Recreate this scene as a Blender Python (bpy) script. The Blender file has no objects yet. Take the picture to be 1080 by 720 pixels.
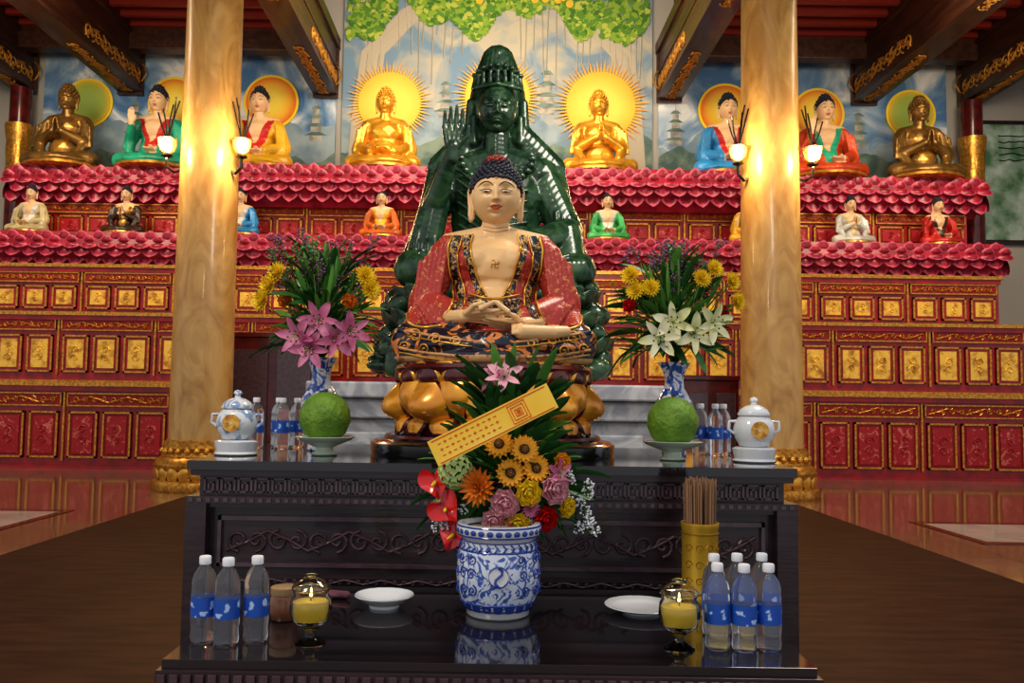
import bpy, bmesh, math, random, time
import numpy as np
from mathutils import Vector, Matrix, Euler
from mathutils.bvhtree import BVHTree
R=random.Random(7)
V=Vector
pi=math.pi
# ------------------------------------------------------------------ materials
def mat(name,col,rough=.5,metal=0,col2=None,scale=5,lo=.4,hi=.6,bump=0,bscale=None,trans=0,ior=1.45,emis=None,es=0,coat=0,kind='noise',stretch=(1,1,1),detail=4,dist=0,spec=.5):
    m=bpy.data.materials.new(name); m.use_nodes=True
    nt=m.node_tree; b=nt.nodes['Principled BSDF']
    b.inputs['Base Color'].default_value=(*col,1)
    b.inputs['Roughness'].default_value=rough
    b.inputs['Metallic'].default_value=metal
    b.inputs['Transmission Weight'].default_value=trans
    b.inputs['IOR'].default_value=ior
    b.inputs['Specular IOR Level'].default_value=spec
    b.inputs['Coat Weight'].default_value=coat
    b.inputs['Coat Roughness'].default_value=.08
    if emis:
        b.inputs['Emission Color'].default_value=(*emis,1); b.inputs['Emission Strength'].default_value=es
    if col2 or bump:
        tc=nt.nodes.new('ShaderNodeTexCoord'); mp=nt.nodes.new('ShaderNodeMapping')
        mp.inputs['Scale'].default_value=stretch
        nt.links.new(tc.outputs['Object'],mp.inputs['Vector'])
        def tex(sc):
            if kind=='noise':
                n=nt.nodes.new('ShaderNodeTexNoise'); n.inputs['Detail'].default_value=detail; n.inputs['Distortion'].default_value=dist; o=n.outputs['Fac']
            elif kind=='voronoi':
                n=nt.nodes.new('ShaderNodeTexVoronoi'); o=n.outputs['Distance']
            else:
                n=nt.nodes.new('ShaderNodeTexWave'); n.inputs['Distortion'].default_value=dist; n.inputs['Detail'].default_value=detail; o=n.outputs['Fac']
            n.inputs['Scale'].default_value=sc
            nt.links.new(mp.outputs[0],n.inputs['Vector']); return o
        if col2:
            o=tex(scale); cr=nt.nodes.new('ShaderNodeValToRGB')
            cr.color_ramp.elements[0].position=lo; cr.color_ramp.elements[0].color=(*col,1)
            cr.color_ramp.elements[1].position=hi; cr.color_ramp.elements[1].color=(*col2,1)
            nt.links.new(o,cr.inputs[0]); nt.links.new(cr.outputs[0],b.inputs['Base Color'])
        if bump:
            o=tex(bscale or scale); bp=nt.nodes.new('ShaderNodeBump'); bp.inputs['Strength'].default_value=bump; bp.inputs['Distance'].default_value=.02
            nt.links.new(o,bp.inputs['Height']); nt.links.new(bp.outputs[0],b.inputs['Normal'])
    return m
GOLD=mat('gold_leaf',(.68,.35,.06),.34,.65,(.40,.18,.03),20,bump=.15)
GOLDB=mat('bright_gold',(.85,.48,.08),.28,.6,(.60,.29,.05),12)
GOLDP=mat('gold_plate',(.92,.58,.09),.34,.35,(.42,.18,.03),8,.45,.7,bump=.4,bscale=14)
RED=mat('red_lacquer',(.40,.010,.014),.35,0,(.25,.007,.010),6,coat=.3)
REDP=mat('red_carved_panel',(.38,.014,.022),.4,0,(.62,.18,.13),7,.55,.66,bump=.3,dist=1.5)
FRIEZE=mat('red_frieze',(.30,.01,.012),.45)
PINK=mat('lotus_pink',(.38,.018,.045),.4,0,(.22,.010,.025),4,coat=.2)
PINKL=mat('lotus_rim_pink',(.60,.08,.15),.4)
DWOOD=mat('dark_carved_wood',(.024,.013,.017),.32,0,(.040,.020,.024),5,coat=.35,bump=.08,stretch=(1,1,8))
DWOODL=mat('dark_wood_relief',(.10,.058,.07),.28,0,(.07,.038,.046),20,coat=.5)
GLOSS=mat('dark_glossy_tabletop',(.012,.010,.013),.045,0,(.02,.013,.014),3,coat=.6)
COL=mat('ochre_marble',(.70,.44,.15),.36,0,(.45,.235,.065),2.2,.35,.7,coat=.2,dist=2.5,stretch=(1,1,.45),detail=7)
JADE=mat('dark_green_jade',(.010,.034,.016),.27,0,(.050,.115,.048),3.5,.42,.72,coat=.3,dist=2,detail=7)
JADEL=mat('light_green_jade',(.07,.15,.065),.3,coat=.3)
MARB=mat('grey_marble',(.30,.31,.33),.3,0,(.50,.50,.50),3,.4,.6,dist=3,detail=7)
SKIN=mat('statue_skin',(.80,.52,.25),.42,0,coat=.12)
SKIN2=mat('painted_skin',(.70,.45,.25),.45)
HAIR=mat('statue_hair',(.022,.026,.042),.45)
HAIRR=mat('hair_jewel_red',(.32,.03,.02),.35)
ROBER=mat('robe_rose_red',(.42,.042,.032),.45,0,(.60,.25,.08),58,.60,.64,bump=.2,bscale=14,coat=.2,dist=1,detail=2)
BROC=mat('black_gold_brocade',(.012,.014,.028),.35,0,(.62,.35,.08),55,.52,.57,coat=.3,dist=1.2,detail=2)
CLOUDR=mat('cloud_pattern_robe',(.012,.014,.03),.32,0,(.66,.22,.05),12,.56,.59,coat=.4,dist=2.2,detail=1)
CREAMB=mat('cream_band',(.62,.36,.16),.4,0,(.40,.14,.06),40,.5,.6)
MAROON=mat('maroon_lacquer',(.13,.012,.012),.25,0,(.07,.008,.01),5,coat=.5)
LGOLD=mat('throne_gold',(.90,.42,.04),.24,.35,(.52,.17,.015),9,.38,.72,coat=.5)
BLACK=mat('black_lacquer',(.008,.008,.008),.15,coat=.6)
LIP=mat('lip_red',(.50,.06,.03),.35)
EYEW=mat('eye_white',(.78,.72,.6),.3)
EYEB=mat('eye_dark',(.010,.007,.007),.35)
PORC=mat('white_porcelain',(.72,.74,.76),.12,coat=.5)
PORCB=mat('blue_white_porcelain',(.68,.72,.78),.12,0,(.04,.10,.38),17,.49,.55,coat=.5,dist=2.0,detail=2)
PORCL=mat('pale_blue_porcelain',(.70,.72,.74),.12,0,(.25,.36,.55),16,.52,.58,coat=.5,dist=2.0,detail=2)
PORCP=mat('floral_blue_porcelain',(.66,.71,.80),.12,0,(.05,.12,.42),26,.50,.56,coat=.5,dist=2.6,detail=2)
BLUE=mat('cobalt_blue',(.03,.07,.34),.15,coat=.5)
PLAST=mat('clear_water_bottle',(.90,.94,1),.04,0,trans=.93,ior=1.22)
LABEL=mat('blue_label',(.02,.10,.46),.35,0,(.45,.6,.85),34,.60,.63)
CAP=mat('white_cap',(.8,.82,.85),.35)
GLASSY=mat('cut_glass',(1,.95,.75),.03,0,trans=1,ior=1.45)
OIL=mat('yellow_oil',(.98,.82,.12),.08,0,trans=.3,ior=1.3)
GREENF=mat('pomelo_peel',(.17,.31,.03),.5,0,(.11,.22,.02),12,bump=.5,bscale=60)
LEAF=mat('leaf_green',(.07,.22,.035),.4,0,(.14,.33,.06),6)
LEAFD=mat('leaf_dark',(.025,.11,.03),.45,0,(.05,.17,.04),6)
STEM=mat('stem_green',(.07,.18,.03),.5)
YEL=mat('petal_yellow',(.90,.66,.03),.5)
YELO=mat('petal_deep_yellow',(.90,.42,.02),.5)
ORG=mat('petal_orange',(.75,.25,.03),.5)
PNK=mat('petal_pink',(.72,.27,.42),.5,0,(.48,.09,.22),10)
PNKL=mat('petal_light_pink',(.80,.42,.48),.5)
WHT=mat('petal_cream',(.82,.80,.55),.5,0,(.72,.72,.32),8)
REDF=mat('anthurium_red',(.62,.01,.012),.2,coat=.5)
PURP=mat('filler_purple',(.22,.08,.20),.6)
LIME=mat('hydrangea_green',(.50,.66,.25),.55)
BRN=mat('seed_brown',(.07,.03,.01),.7)
YCARD=mat('yellow_card',(.84,.52,.04),.45,0,(.90,.62,.09),4)
REDINK=mat('card_red_print',(.66,.08,.01),.5)
STICK=mat('incense_stick',(.34,.20,.11),.7)
BOARD=mat('ceiling_boards_red',(.16,.018,.012),.5,0,(.10,.012,.01),3)
BEAM=mat('dark_timber',(.040,.016,.010),.4,0,(.075,.028,.014),3,stretch=(3,.4,3),coat=.2)
# ------------------------------------------------------------------ mesh builder
class MB:
    def __init__(s): s.v=[];s.f=[];s.m=[];s.c=None
    def add(s,vs,fs,mi=0,M=None):
        o=len(s.v)
        if M is not None: s.v+=[M@V(p) for p in vs]
        else: s.v+=[V(p) for p in vs]
        for f in fs: s.f.append([i+o for i in f]); s.m.append(mi)
    def box(s,x0,x1,y0,y1,z0,z1,mi=0,M=None):
        s.add([(x0,y0,z0),(x1,y0,z0),(x1,y1,z0),(x0,y1,z0),(x0,y0,z1),(x1,y0,z1),(x1,y1,z1),(x0,y1,z1)],
          [(0,3,2,1),(4,5,6,7),(0,1,5,4),(1,2,6,5),(2,3,7,6),(3,0,4,7)],mi,M)
    def lathe(s,prof,n=32,mi=0,M=None,c=(0,0,0),flute=0,nf=12,cap=True):
        vs=[];fs=[]
        for r,z in prof:
            for i in range(n):
                a=2*pi*i/n; rr=r*(1+flute*abs(math.cos(a*nf/2)))
                vs.append((c[0]+rr*math.cos(a),c[1]+rr*math.sin(a),c[2]+z))
        for k in range(len(prof)-1):
            for i in range(n):
                j=(i+1)%n; fs.append((k*n+i,k*n+j,(k+1)*n+j,(k+1)*n+i))
        if cap:
            if prof[0][0]>1e-5: fs.append(tuple(reversed(range(n))))
            if prof[-1][0]>1e-5: fs.append(tuple(range((len(prof)-1)*n,len(prof)*n)))
        s.add(vs,fs,mi,M)
    def ell(s,c,r,mi=0,n=12,k=8,M=None):
        if not hasattr(r,'__len__'): r=(r,r,r)
        vs=[];fs=[]
        for j in range(k+1):
            t=pi*j/k
            for i in range(n):
                a=2*pi*i/n
                vs.append((c[0]+r[0]*math.sin(t)*math.cos(a),c[1]+r[1]*math.sin(t)*math.sin(a),c[2]-r[2]*math.cos(t)))
        for j in range(k):
            for i in range(n):
                q=(i+1)%n; fs.append((j*n+i,j*n+q,(j+1)*n+q,(j+1)*n+i))
        s.add(vs,fs,mi,M)
    def tube(s,pts,r,n=6,mi=0,M=None):
        pts=[V(p) for p in pts]; L=len(pts)
        rs=r if hasattr(r,'__len__') else [r]*L
        vs=[];fs=[];up=None
        for i,p in enumerate(pts):
            t=(pts[min(i+1,L-1)]-pts[max(i-1,0)])
            if t.length<1e-9: t=V((0,0,1))
            t.normalize()
            if up is None:
                up=t.cross(V((0,1,0)))
                if up.length<.2: up=t.cross(V((1,0,0)))
            up=(up-t*up.dot(t)); up.normalize(); w=t.cross(up)
            for k in range(n):
                a=2*pi*k/n; vs.append(p+(up*math.cos(a)+w*math.sin(a))*rs[i])
        for i in range(L-1):
            for k in range(n):
                j=(k+1)%n; fs.append((i*n+k,i*n+j,(i+1)*n+j,(i+1)*n+k))
        fs.append(tuple(reversed(range(n)))); fs.append(tuple(range((L-1)*n,L*n)))
        s.add(vs,fs,mi,M)
    def petal(s,M,W,H,bulge,curl,mi=0,rim=None,nu=6,nv=8,pw=.6):
        vs=[];o=len(s.v)
        for j in range(nv+1):
            v=j/nv; pr=max(0.02,math.sin(pi*min(1,v*.88+.12)))**pw
            for i in range(nu+1):
                u=2*i/nu-1
                vs.append(V((u*W/2*pr,-bulge*math.sin(pi*min(1,v*1.05))*(1-.8*u*u)-curl*v**3,H*v)))
        for j in range(nv):
            for i in range(nu):
                a=j*(nu+1)+i
                s.f.append([o+a,o+a+1,o+a+nu+2,o+a+nu+1])
                s.m.append(rim if (rim is not None and (i in(0,nu-1) or j>=nv-1)) else mi)
        s.v+= [M@p for p in vs]
    def mesh(s,name):
        if s.c is None:
            me=bpy.data.meshes.new(name); me.from_pydata([tuple(p) for p in s.v],[],s.f); me.update()
            s.c=me
        return s.c
    def obj(s,name,mats,parent=None,loc=(0,0,0),rot=(0,0,0),sc=(1,1,1),smooth=True,bevel=0,solid=0,sharp=38,reuse=False):
        if reuse: me=s.mesh(name).copy(); me.materials.clear()
        else:
            me=bpy.data.meshes.new(name); me.from_pydata([tuple(p) for p in s.v],[],s.f); me.update()
        for m in mats: me.materials.append(m)
        me.polygons.foreach_set('material_index',s.m)
        return mk(name,me,parent,loc,rot,sc,smooth,bevel,solid,sharp)
def mk(name,me,parent=None,loc=(0,0,0),rot=(0,0,0),sc=(1,1,1),smooth=True,bevel=0,solid=0,sharp=38):
    if smooth:
        me.polygons.foreach_set('use_smooth',[True]*len(me.polygons))
        if sharp<170:
            try: me.set_sharp_from_angle(angle=math.radians(sharp))
            except Exception: pass
    o=bpy.data.objects.new(name,me); bpy.context.scene.collection.objects.link(o)
    o.location=loc;o.rotation_euler=rot;o.scale=sc if hasattr(sc,'__len__') else (sc,)*3
    if parent: o.parent=parent
    if bevel:
        b=o.modifiers.new('b','BEVEL'); b.width=bevel; b.segments=2; b.limit_method='ANGLE'
    if solid:
        b=o.modifiers.new('s','SOLIDIFY'); b.thickness=solid; b.offset=0
    return o
def grp(name,loc=(0,0,0),rot=(0,0,0),sc=1):
    e=bpy.data.objects.new(name,None); bpy.context.scene.collection.objects.link(e)
    e.location=loc;e.rotation_euler=rot;e.scale=sc if hasattr(sc,'__len__') else (sc,)*3; e.empty_display_size=.1
    return e
def T(x,y,z): return Matrix.Translation((x,y,z))
def RZ(a): return Matrix.Rotation(a,4,'Z')
def RX(a): return Matrix.Rotation(a,4,'X')
def RY(a): return Matrix.Rotation(a,4,'Y')
def S(x,y,z): return Matrix.Diagonal((x,y,z,1))
# ------------------------------------------------------------------ blob (continuous organic surface)
_b=bmesh.new(); bmesh.ops.create_icosphere(_b,subdivisions=2,radius=1); _b.verts.index_update()
ICV=np.array([v.co[:] for v in _b.verts]); ICF=np.array([[v.index for v in f.verts] for f in _b.faces]); _b.free()
def blob(parts,voxel,smooth=3):
    vs=[]
    def sph(c,r,rot=None):
        if not hasattr(r,'__len__'): r=(r,r,r)
        p=ICV*np.array(r)
        if rot: p=p@np.array(Euler(rot).to_matrix()).T
        vs.append(p+np.array(c))
    for p in parts:
        if p[0]=='e': sph(p[1],p[2],p[3] if len(p)>3 else None)
        else:
            a,b=V(p[1]),V(p[2]); r0,r1=p[3],p[4]
            n=max(1,int((b-a).length/(min(r0,r1)*.4))+1)
            for i in range(n+1):
                t=i/n; sph(tuple(a.lerp(b,t)),r0+(r1-r0)*t)
    k=len(vs); nv=len(ICV)
    VV=np.concatenate(vs); FF=np.concatenate([ICF+i*nv for i in range(k)])
    me=bpy.data.meshes.new('tmp'); me.vertices.add(len(VV)); me.vertices.foreach_set('co',VV.ravel())
    me.loops.add(len(FF)*3); me.loops.foreach_set('vertex_index',FF.ravel().astype(np.int32))
    me.polygons.add(len(FF)); me.polygons.foreach_set('loop_start',(np.arange(len(FF))*3).astype(np.int32)); me.update(calc_edges=True)
    sc=bpy.data.scenes.new('tmpscene')
    o=bpy.data.objects.new('tmp',me); sc.collection.objects.link(o)
    m=o.modifiers.new('r','REMESH'); m.mode='VOXEL'; m.voxel_size=voxel
    if smooth:
        s_=o.modifiers.new('s','SMOOTH'); s_.iterations=smooth; s_.factor=.5
    vl=sc.view_layers[0]; vl.update(); dg=vl.depsgraph
    me2=bpy.data.meshes.new_from_object(o.evaluated_get(dg))
    bpy.data.objects.remove(o); bpy.data.meshes.remove(me); bpy.data.scenes.remove(sc)
    return me2
def region(me,mats,fn):
    me.materials.clear()
    for m in mats: me.materials.append(m)
    me.polygons.foreach_set('material_index',[fn(p.center,p.normal) for p in me.polygons])
def bvh_of(me):
    return BVHTree.FromPolygons([v.co.copy() for v in me.vertices],[tuple(p.vertices) for p in me.polygons])
def dens(pts,n=6):
    out=[]
    P=[pts[0]]+list(pts)+[pts[-1]]
    for i in range(1,len(P)-2):
        for k in range(n):
            t=k/n; q=[]
            for a in range(2):
                p0,p1,p2,p3=P[i-1][a],P[i][a],P[i+1][a],P[i+2][a]
                q.append(.5*((2*p1)+(-p0+p2)*t+(2*p0-5*p1+4*p2-p3)*t*t+(-p0+3*p1-3*p2+p3)*t**3))
            out.append(q)
    out.append(list(pts[-1])); return out
def proj(bvh,pts,off,n=6):
    out=[]
    for x,z in dens(pts,n):
        h=bvh.ray_cast(V((x,-5,z)),V((0,1,0)))
        if h[0]: out.append((h[0]+h[1]*off,h[1]))
    return out
def sline(mb,bvh,pts,r,off,mi,n=6,taper=False):
    h=proj(bvh,pts,off,n)
    if len(h)>1:
        L=len(h)
        rs=[r*(1 if not taper else .25+.75*math.sin(pi*i/(L-1))) for i in range(L)]
        mb.tube([q[0] for q in h],rs,6,mi)
def ribbon(mb,bvh,pts,w,off,mi,n=8):
    h=proj(bvh,pts,off,n); L=len(h)
    if L<2: return
    vs=[];fs=[]
    for i in range(L):
        t=(h[min(i+1,L-1)][0]-h[max(i-1,0)][0]).normalized()
        s_=t.cross(h[i][1]).normalized()*w/2
        for q in (-1,-.5,0,.5,1):
            c=h[i][0]+s_*q
            k=bvh.find_nearest(c)
            if k[0]: c=k[0]+(k[1])*off*(1 if abs(q)<1 else .2)
            vs.append(c)
    for i in range(L-1):
        for q in range(4): a=i*5+q; fs.append((a,a+1,a+6,a+5))
    mb.add(vs,fs,mi)
# ------------------------------------------------------------------ head / hands / seated figure
def G(d,w): return math.exp(-(d/w)**2)
def make_head(sub,strong=1.0):
    bm=bmesh.new(); bmesh.ops.create_icosphere(bm,subdivisions=sub,radius=1)
    for v in bm.verts:
        d=v.co.copy(); x,y,z=.40*d.x,.43*d.y,.5*d.z
        if z<0:
            k=(-z/.5); x*=1-.15*k**2; y*=1-.10*k**2
        if y<0:
            y*=.93
            f=min(1,-d.y*2.2)*strong
            ax=abs(x); b=0; zz=z; nr=0
            if -.16<zz<.14:
                t=(.14-zz)/.27; nr=min(1,t)*(1 if zz>-.115 else max(0,1-(-.115-zz)/.04))
            b+=.098*nr*G(x,.036)
            b+=.034*G(ax-.045,.026)*G(zz+.105,.03)
            b-=.050*G(ax-.15,.075)*G(zz-.09,.04)
            b-=.022*G(ax-.15,.09)*G(zz+.025,.03)
            b+=.030*G(ax-.15,.07)*G(zz-.035,.032)
            b+=.020*G(ax-.15,.10)*G(zz-.16,.03)
            b+=.032*G(x,.080)*G(zz+.205,.022)+.034*G(x,.062)*G(zz+.252,.024)
            b-=.024*G(x,.09)*G(zz+.228,.010)
            b+=.038*G(x,.09)*G(zz+.40,.06)
            b-=.028*G(x,.1)*G(zz+.31,.025)
            b-=.016*G(ax-.11,.02)*G(zz+.22,.03)
            b+=.020*G(ax-.2,.09)*G(zz+.12,.1)
            y-=b*f
        v.co=(x,y,z)
    me=bpy.data.meshes.new('head'); bm.to_mesh(me); bm.free(); return me
CREASE=mat('skin_crease',(.38,.17,.07),.4)
HEADS={}
def face_lines(bv):
    fm=MB()
    for s_ in (-1,1):
        sline(fm,bv,[(s_*.08,.030),(s_*.15,.016),(s_*.235,.036)],.014,.0,1,taper=True)
        sline(fm,bv,[(s_*.12,.022),(s_*.155,.014),(s_*.19,.024)],.0145,.003,2,taper=True)
        sline(fm,bv,[(s_*.060,.026),(s_*.105,.044),(s_*.155,.047),(s_*.205,.045),(s_*.265,.044)],.0105,.003,2,taper=True)
        sline(fm,bv,[(s_*.08,.022),(s_*.15,.001),(s_*.23,.025)],.0045,.001,4,taper=True)
        sline(fm,bv,[(s_*.085,.075),(s_*.15,.088),(s_*.23,.072)],.004,.001,4,taper=True)
        sline(fm,bv,[(s_*.04,.105),(s_*.10,.160),(s_*.17,.175),(s_*.24,.152),(s_*.30,.10)],.0115,.001,2,taper=True)
        sline(fm,bv,[(0,-.209),(s_*.025,-.198),(s_*.055,-.208),(s_*.088,-.222)],.012,.001,0,taper=False)
        sline(fm,bv,[(s_*.020,-.123),(s_*.045,-.121)],.007,.0,4)
    sline(fm,bv,[(-.065,-.238),(-.035,-.252),(0,-.257),(.035,-.252),(.065,-.238)],.019,-.002,0,taper=True)
    sline(fm,bv,[(-.088,-.222),(-.04,-.229),(0,-.227),(.04,-.229),(.088,-.222)],.0045,.007,4)
    sline(fm,bv,[(-.012,.235),(.012,.235)],.018,.004,3)
    return fm
def head(parent,c,h,skin,hair,hi=False,tilt=.06,features=True,curlm=None):
    key=hi
    if key not in HEADS:
        me=make_head(6 if hi else 5); fm=face_lines(bvh_of(me))
        ears=MB()
        for s_ in (-1,1):
            ears.tube([(s_*.385,.03,.10),(s_*.42,.05,.15),(s_*.44,.09,.08),(s_*.435,.08,-.05),(s_*.42,.04,-.17),(s_*.415,.03,-.30),(s_*.40,.02,-.40),(s_*.375,.01,-.36),(s_*.37,.02,-.2),(s_*.385,.02,0)],
                [.03,.035,.036,.034,.036,.044,.04,.03,.03,.03],8,0)
            ears.ell((s_*.395,.05,-.08),(.03,.05,.22),0)
            ears.ell((s_*.40,.03,-.33),(.035,.045,.09),0)
        hm=MB(); hm.ell((0,.075,.14),(.415,.425,.415),0,32,20)
        hm.ell((0,.08,.5),(.24,.25,.17),0,24,14)
        def fib(c_,r,n,top):
            for i in range(n):
                zz=1-2*(i+.5)/n; ph=i*2.39996; q=math.sqrt(1-zz*zz)
                p=V((c_[0]+r[0]*q*math.cos(ph),c_[1]+r[1]*q*math.sin(ph),c_[2]+r[2]*zz))
                if p.z<-.12: continue
                if (p.x/.40)**2+(p.y/.40)**2+(p.z/.5)**2<.97 : continue
                if not top and p.z<.1 and p.y<0.0: continue
                if not top and p.z<.24 and p.y<-.2: continue
                hm.ell(p,.036 if hi else .045,1 if (p.z>.56 and abs(p.x)<.14 and p.y<.1) else 0,8 if hi else 6,5 if hi else 4)
        fib((0,.075,.14),(.42,.43,.42),470 if hi else 150,False)
        fib((0,.08,.5),(.24,.25,.17),130 if hi else 45,True)
        if hi:   # hairline row of curls along the forehead
            for i in range(19):
                a=-1.25+i*2.5/18; x=.37*math.sin(a); z=.27-.13*(math.sin(a)**4)
                y=-.40*math.sqrt(max(0,1-(x/.4)**2-(z/.5)**2))
                hm.ell((x,y-.005,z),.034,0,8,5)
        HEADS[key]=(me,fm,ears,hm)
    me,fm,ears,hm=HEADS[key]
    e=me.copy(); e.materials.clear(); e.materials.append(skin)
    kw=dict(parent=parent,loc=c,rot=(tilt,0,0),sc=(h,h,h),sharp=180)
    mk('head_face',e,**kw)
    if features: fm.obj('facial_features',[LIP,EYEW,EYEB,GOLDB,CREASE],reuse=True,**kw)
    ears.obj('ears',[skin],reuse=True,**kw)
    hm.obj('hair_curls',[hair,curlm or hair],reuse=True,**kw)
def hand(o,d,n,t,L,curl=.2,fr=.062):
    o,d,n,t=V(o),V(d).normalized(),V(n).normalized(),V(t).normalized(); P=[]
    for i in range(4):
        off=(.5-i/3)*L*.42
        base=o+d*L*.5+t*off
        P.append(('c',o+t*off*.55+d*L*.05,base,L*.09,L*.075))
        fl=L*[.42,.50,.46,.36][i]
        m=base+(d+n*curl*.4).normalized()*fl*.5; tip=m+(d+n*curl*1.6).normalized()*fl*.5
        P.append(('c',base,m,L*fr,L*fr*.92)); P.append(('c',m,tip,L*fr*.92,L*fr*.72))
    b=o+d*L*.12+t*L*.18; m=b+(d*.6+t*.65+n*.25).normalized()*L*.24; tip=m+(d*.95+t*.1+n*.25).normalized()*L*.22
    P.append(('c',b,m,L*.085,L*.068)); P.append(('c',m,tip,L*.068,L*.05))
    return P
def body_parts(pose):
    P=[('e',(0,.03,.28),(.185,.13,.26)),('e',(0,0,.41),(.195,.12,.12)),('e',(0,-.03,.2),(.17,.13,.13)),
       ('c',(-.17,.01,.475),(.17,.01,.475),.07,.07),('c',(0,.01,.50),(0,-.01,.64),.062,.058),
       ('e',(0,.06,.07),(.31,.26,.10)),('e',(0,-.17,.065),(.35,.19,.07))]
    for s_ in (-1,1):
        P+=[('c',(s_*.02,.01,.53),(s_*.18,.01,.485),.055,.065),
            ('c',(s_*.12,0,.10),(s_*.325,-.12,.085),.10,.085),
            ('c',(s_*.325,-.14,.08),(s_*.02,-.30,.065),.08,.055)]
    def low(s_):
        return [('c',(s_*.205,.01,.45),(s_*.285,-.01,.26),.072,.07),('c',(s_*.285,-.02,.25),(s_*.12,-.21,.175),.07,.048),
                ('c',(s_*.28,-.03,.23),(s_*.25,-.10,.12),.075,.06)]
    if pose=='lap': P+=low(-1)+low(1)
    elif pose=='raise':
        P+=low(1)
        P+=[('c',(-.205,.01,.45),(-.27,-.04,.29),.072,.062),('c',(-.27,-.05,.28),(-.20,-.17,.42),.058,.035),('c',(-.26,-.06,.27),(-.27,-.06,.14),.06,.05)]
        P+=hand((-.20,-.18,.43),(0,-.05,1),(0,-1,.1),(1,0,0),.15)
    elif pose=='pray':
        for s_ in (-1,1):
            P+=[('c',(s_*.205,.01,.45),(s_*.25,-.06,.27),.072,.062),('c',(s_*.25,-.07,.26),(s_*.05,-.20,.34),.058,.035),('c',(s_*.24,-.08,.25),(s_*.2,-.14,.15),.055,.05)]
        P+=hand((-.03,-.20,.35),(.12,-.05,1),(1,0,0),(0,.8,.2),.14)+hand((.03,-.20,.35),(-.12,-.05,1),(-1,0,0),(0,.8,.2),.14)
    return P
BOD={}
def figure(name,loc,H,skin,robe,inner,hair,pose='lap',rz=0,lotus=None,features=True,nx=1):
    k=H/.875
    if pose not in BOD:
        P=body_parts(pose)
        if pose!='pray': P+=hand((.10,-.23,.165),(-1,-.1,0),(0,0,1),(0,-1,.5),.14)
        if pose=='lap': P+=hand((-.10,-.25,.18),(1,-.1,0),(0,0,1),(0,-1,.5),.14)
        for i in range(4):
            a=.05+i*.05
            P+=[('c',(-.30+a,-.20,.14-i*.01),(-.05,-.34+a*.2,.05+i*.012),.014,.014),('c',(.30-a,-.20,.14-i*.01),(.05,-.34+a*.2,.05+i*.012),.014,.014)]
            for s_ in (-1,1): P+=[('c',(s_*(.19+.03*i),-.05-.008*i,.50-.025*i),(s_*(.235+.025*i),-.10,.22),.013,.013)]
        BOD[pose]=blob(P,.0095,2)
    me=BOD[pose].copy()
    def fn(c,n):
        if c.z>.515: return 0
        if pose=='lap' and abs(c.x)<.11 and c.y<-.20 and c.z>.13: return 0
        if pose=='raise' and ((c.x<-.12 and c.y<-.13 and c.z>.41) or (abs(c.x)<.11 and c.y<-.20 and .13<c.z<.2)): return 0
        if pose=='pray' and abs(c.x)<.06 and c.y<-.14 and c.z>.335: return 0
        if c.y<.02 and n.y<.2 and c.z>.27 and abs(c.x+.01)<.012+(c.z-.27)*.42: return 0
        if c.y<.02 and c.z>.15 and abs(c.x)<.03+(c.z-.12)*.36 and c.y>-.2: return 2
        return 1
    region(me,[skin,robe,inner],fn)
    g=grp(name,loc,(0,0,rz),(nx,1,1))
    mk('body',me,g,sc=(k,k,k),sharp=180)
    head(g,(0,-.02*k,.695*k),.235*k,skin,hair,False,features=features)
    b=MB(); b.lathe([(.40,-.0),(.43,.015),(.42,.04),(.36,.05)],32,0,M=S(1,.85,1))
    b.obj('seat_base',[lotus or robe],g,sc=(k,k,k))
    return g
# ------------------------------------------------------------------ flowers
def fpetal(mb,az,el,L,W,bend,cup,mi,r0=0,z0=0,n=5):
    M=RZ(az)@T(r0,0,z0)@RY(-el)
    vs=[];fs=[]
    for i in range(n+1):
        u=i/n; w=W/2*max(.12,math.sin(pi*(u*.86+.08)))**.7
        if i==n: w*=.3
        for v in (-1,0,1):
            vs.append((L*u,v*w,bend*u*u*L+cup*W*(v*v)))
    for i in range(n):
        for v in (0,1): a=i*3+v; fs.append((a,a+3,a+4,a+1))
    mb.add(vs,fs,mi,M)
def f_mum(c=YEL,r=.05):
    mb=MB()
    for k,(el,l) in enumerate([(.1,1),(.35,.95),(.65,.8),(.95,.62),(1.3,.45)]):
        n=18-3*k
        for i in range(n): fpetal(mb,2*pi*(i+.5*(k%2))/n+R.uniform(-.05,.05),el,r*l,r*.24,.15,.25,0,n=4)
    return mb,[c]
def f_sun(c=YELO,r=.05):
    mb=MB()
    for k in range(2):
        for i in range(15): fpetal(mb,2*pi*(i+.5*k)/15,.12+.2*k,r*(1-.1*k),r*.32,-.05,.15,0,r*.1,n=4)
    mb.ell((0,0,r*.1),(r*.38,r*.38,r*.2),1,14,8)
    for i in range(40):
        a=i*2.4; q=r*.36*math.sqrt(i/40); mb.ell((q*math.cos(a),q*math.sin(a),r*.28-q*.25),r*.045,1 if i>16 else 2,5,4)
    return mb,[c,BRN,YELO]
def f_lily(c=PNK,r=.08):
    mb=MB()
    for i in range(6):
        fpetal(mb,2*pi*i/6+(.05 if i%2 else 0),.75-.1*(i%2),r*1.1,r*(.5 if i%2 else .38),-.38,.16,0,n=8)
    for i in range(6):
        a=2*pi*i/6+.3; p=(r*.28*math.cos(a),r*.28*math.sin(a),r*.62)
        mb.tube([(0,0,0),(p[0]*.6,p[1]*.6,p[2]*.7),p],r*.018,4,1); mb.ell(p,(r*.05,r*.05,r*.03),2,6,4)
    return mb,[c,LIME,BRN]
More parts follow.
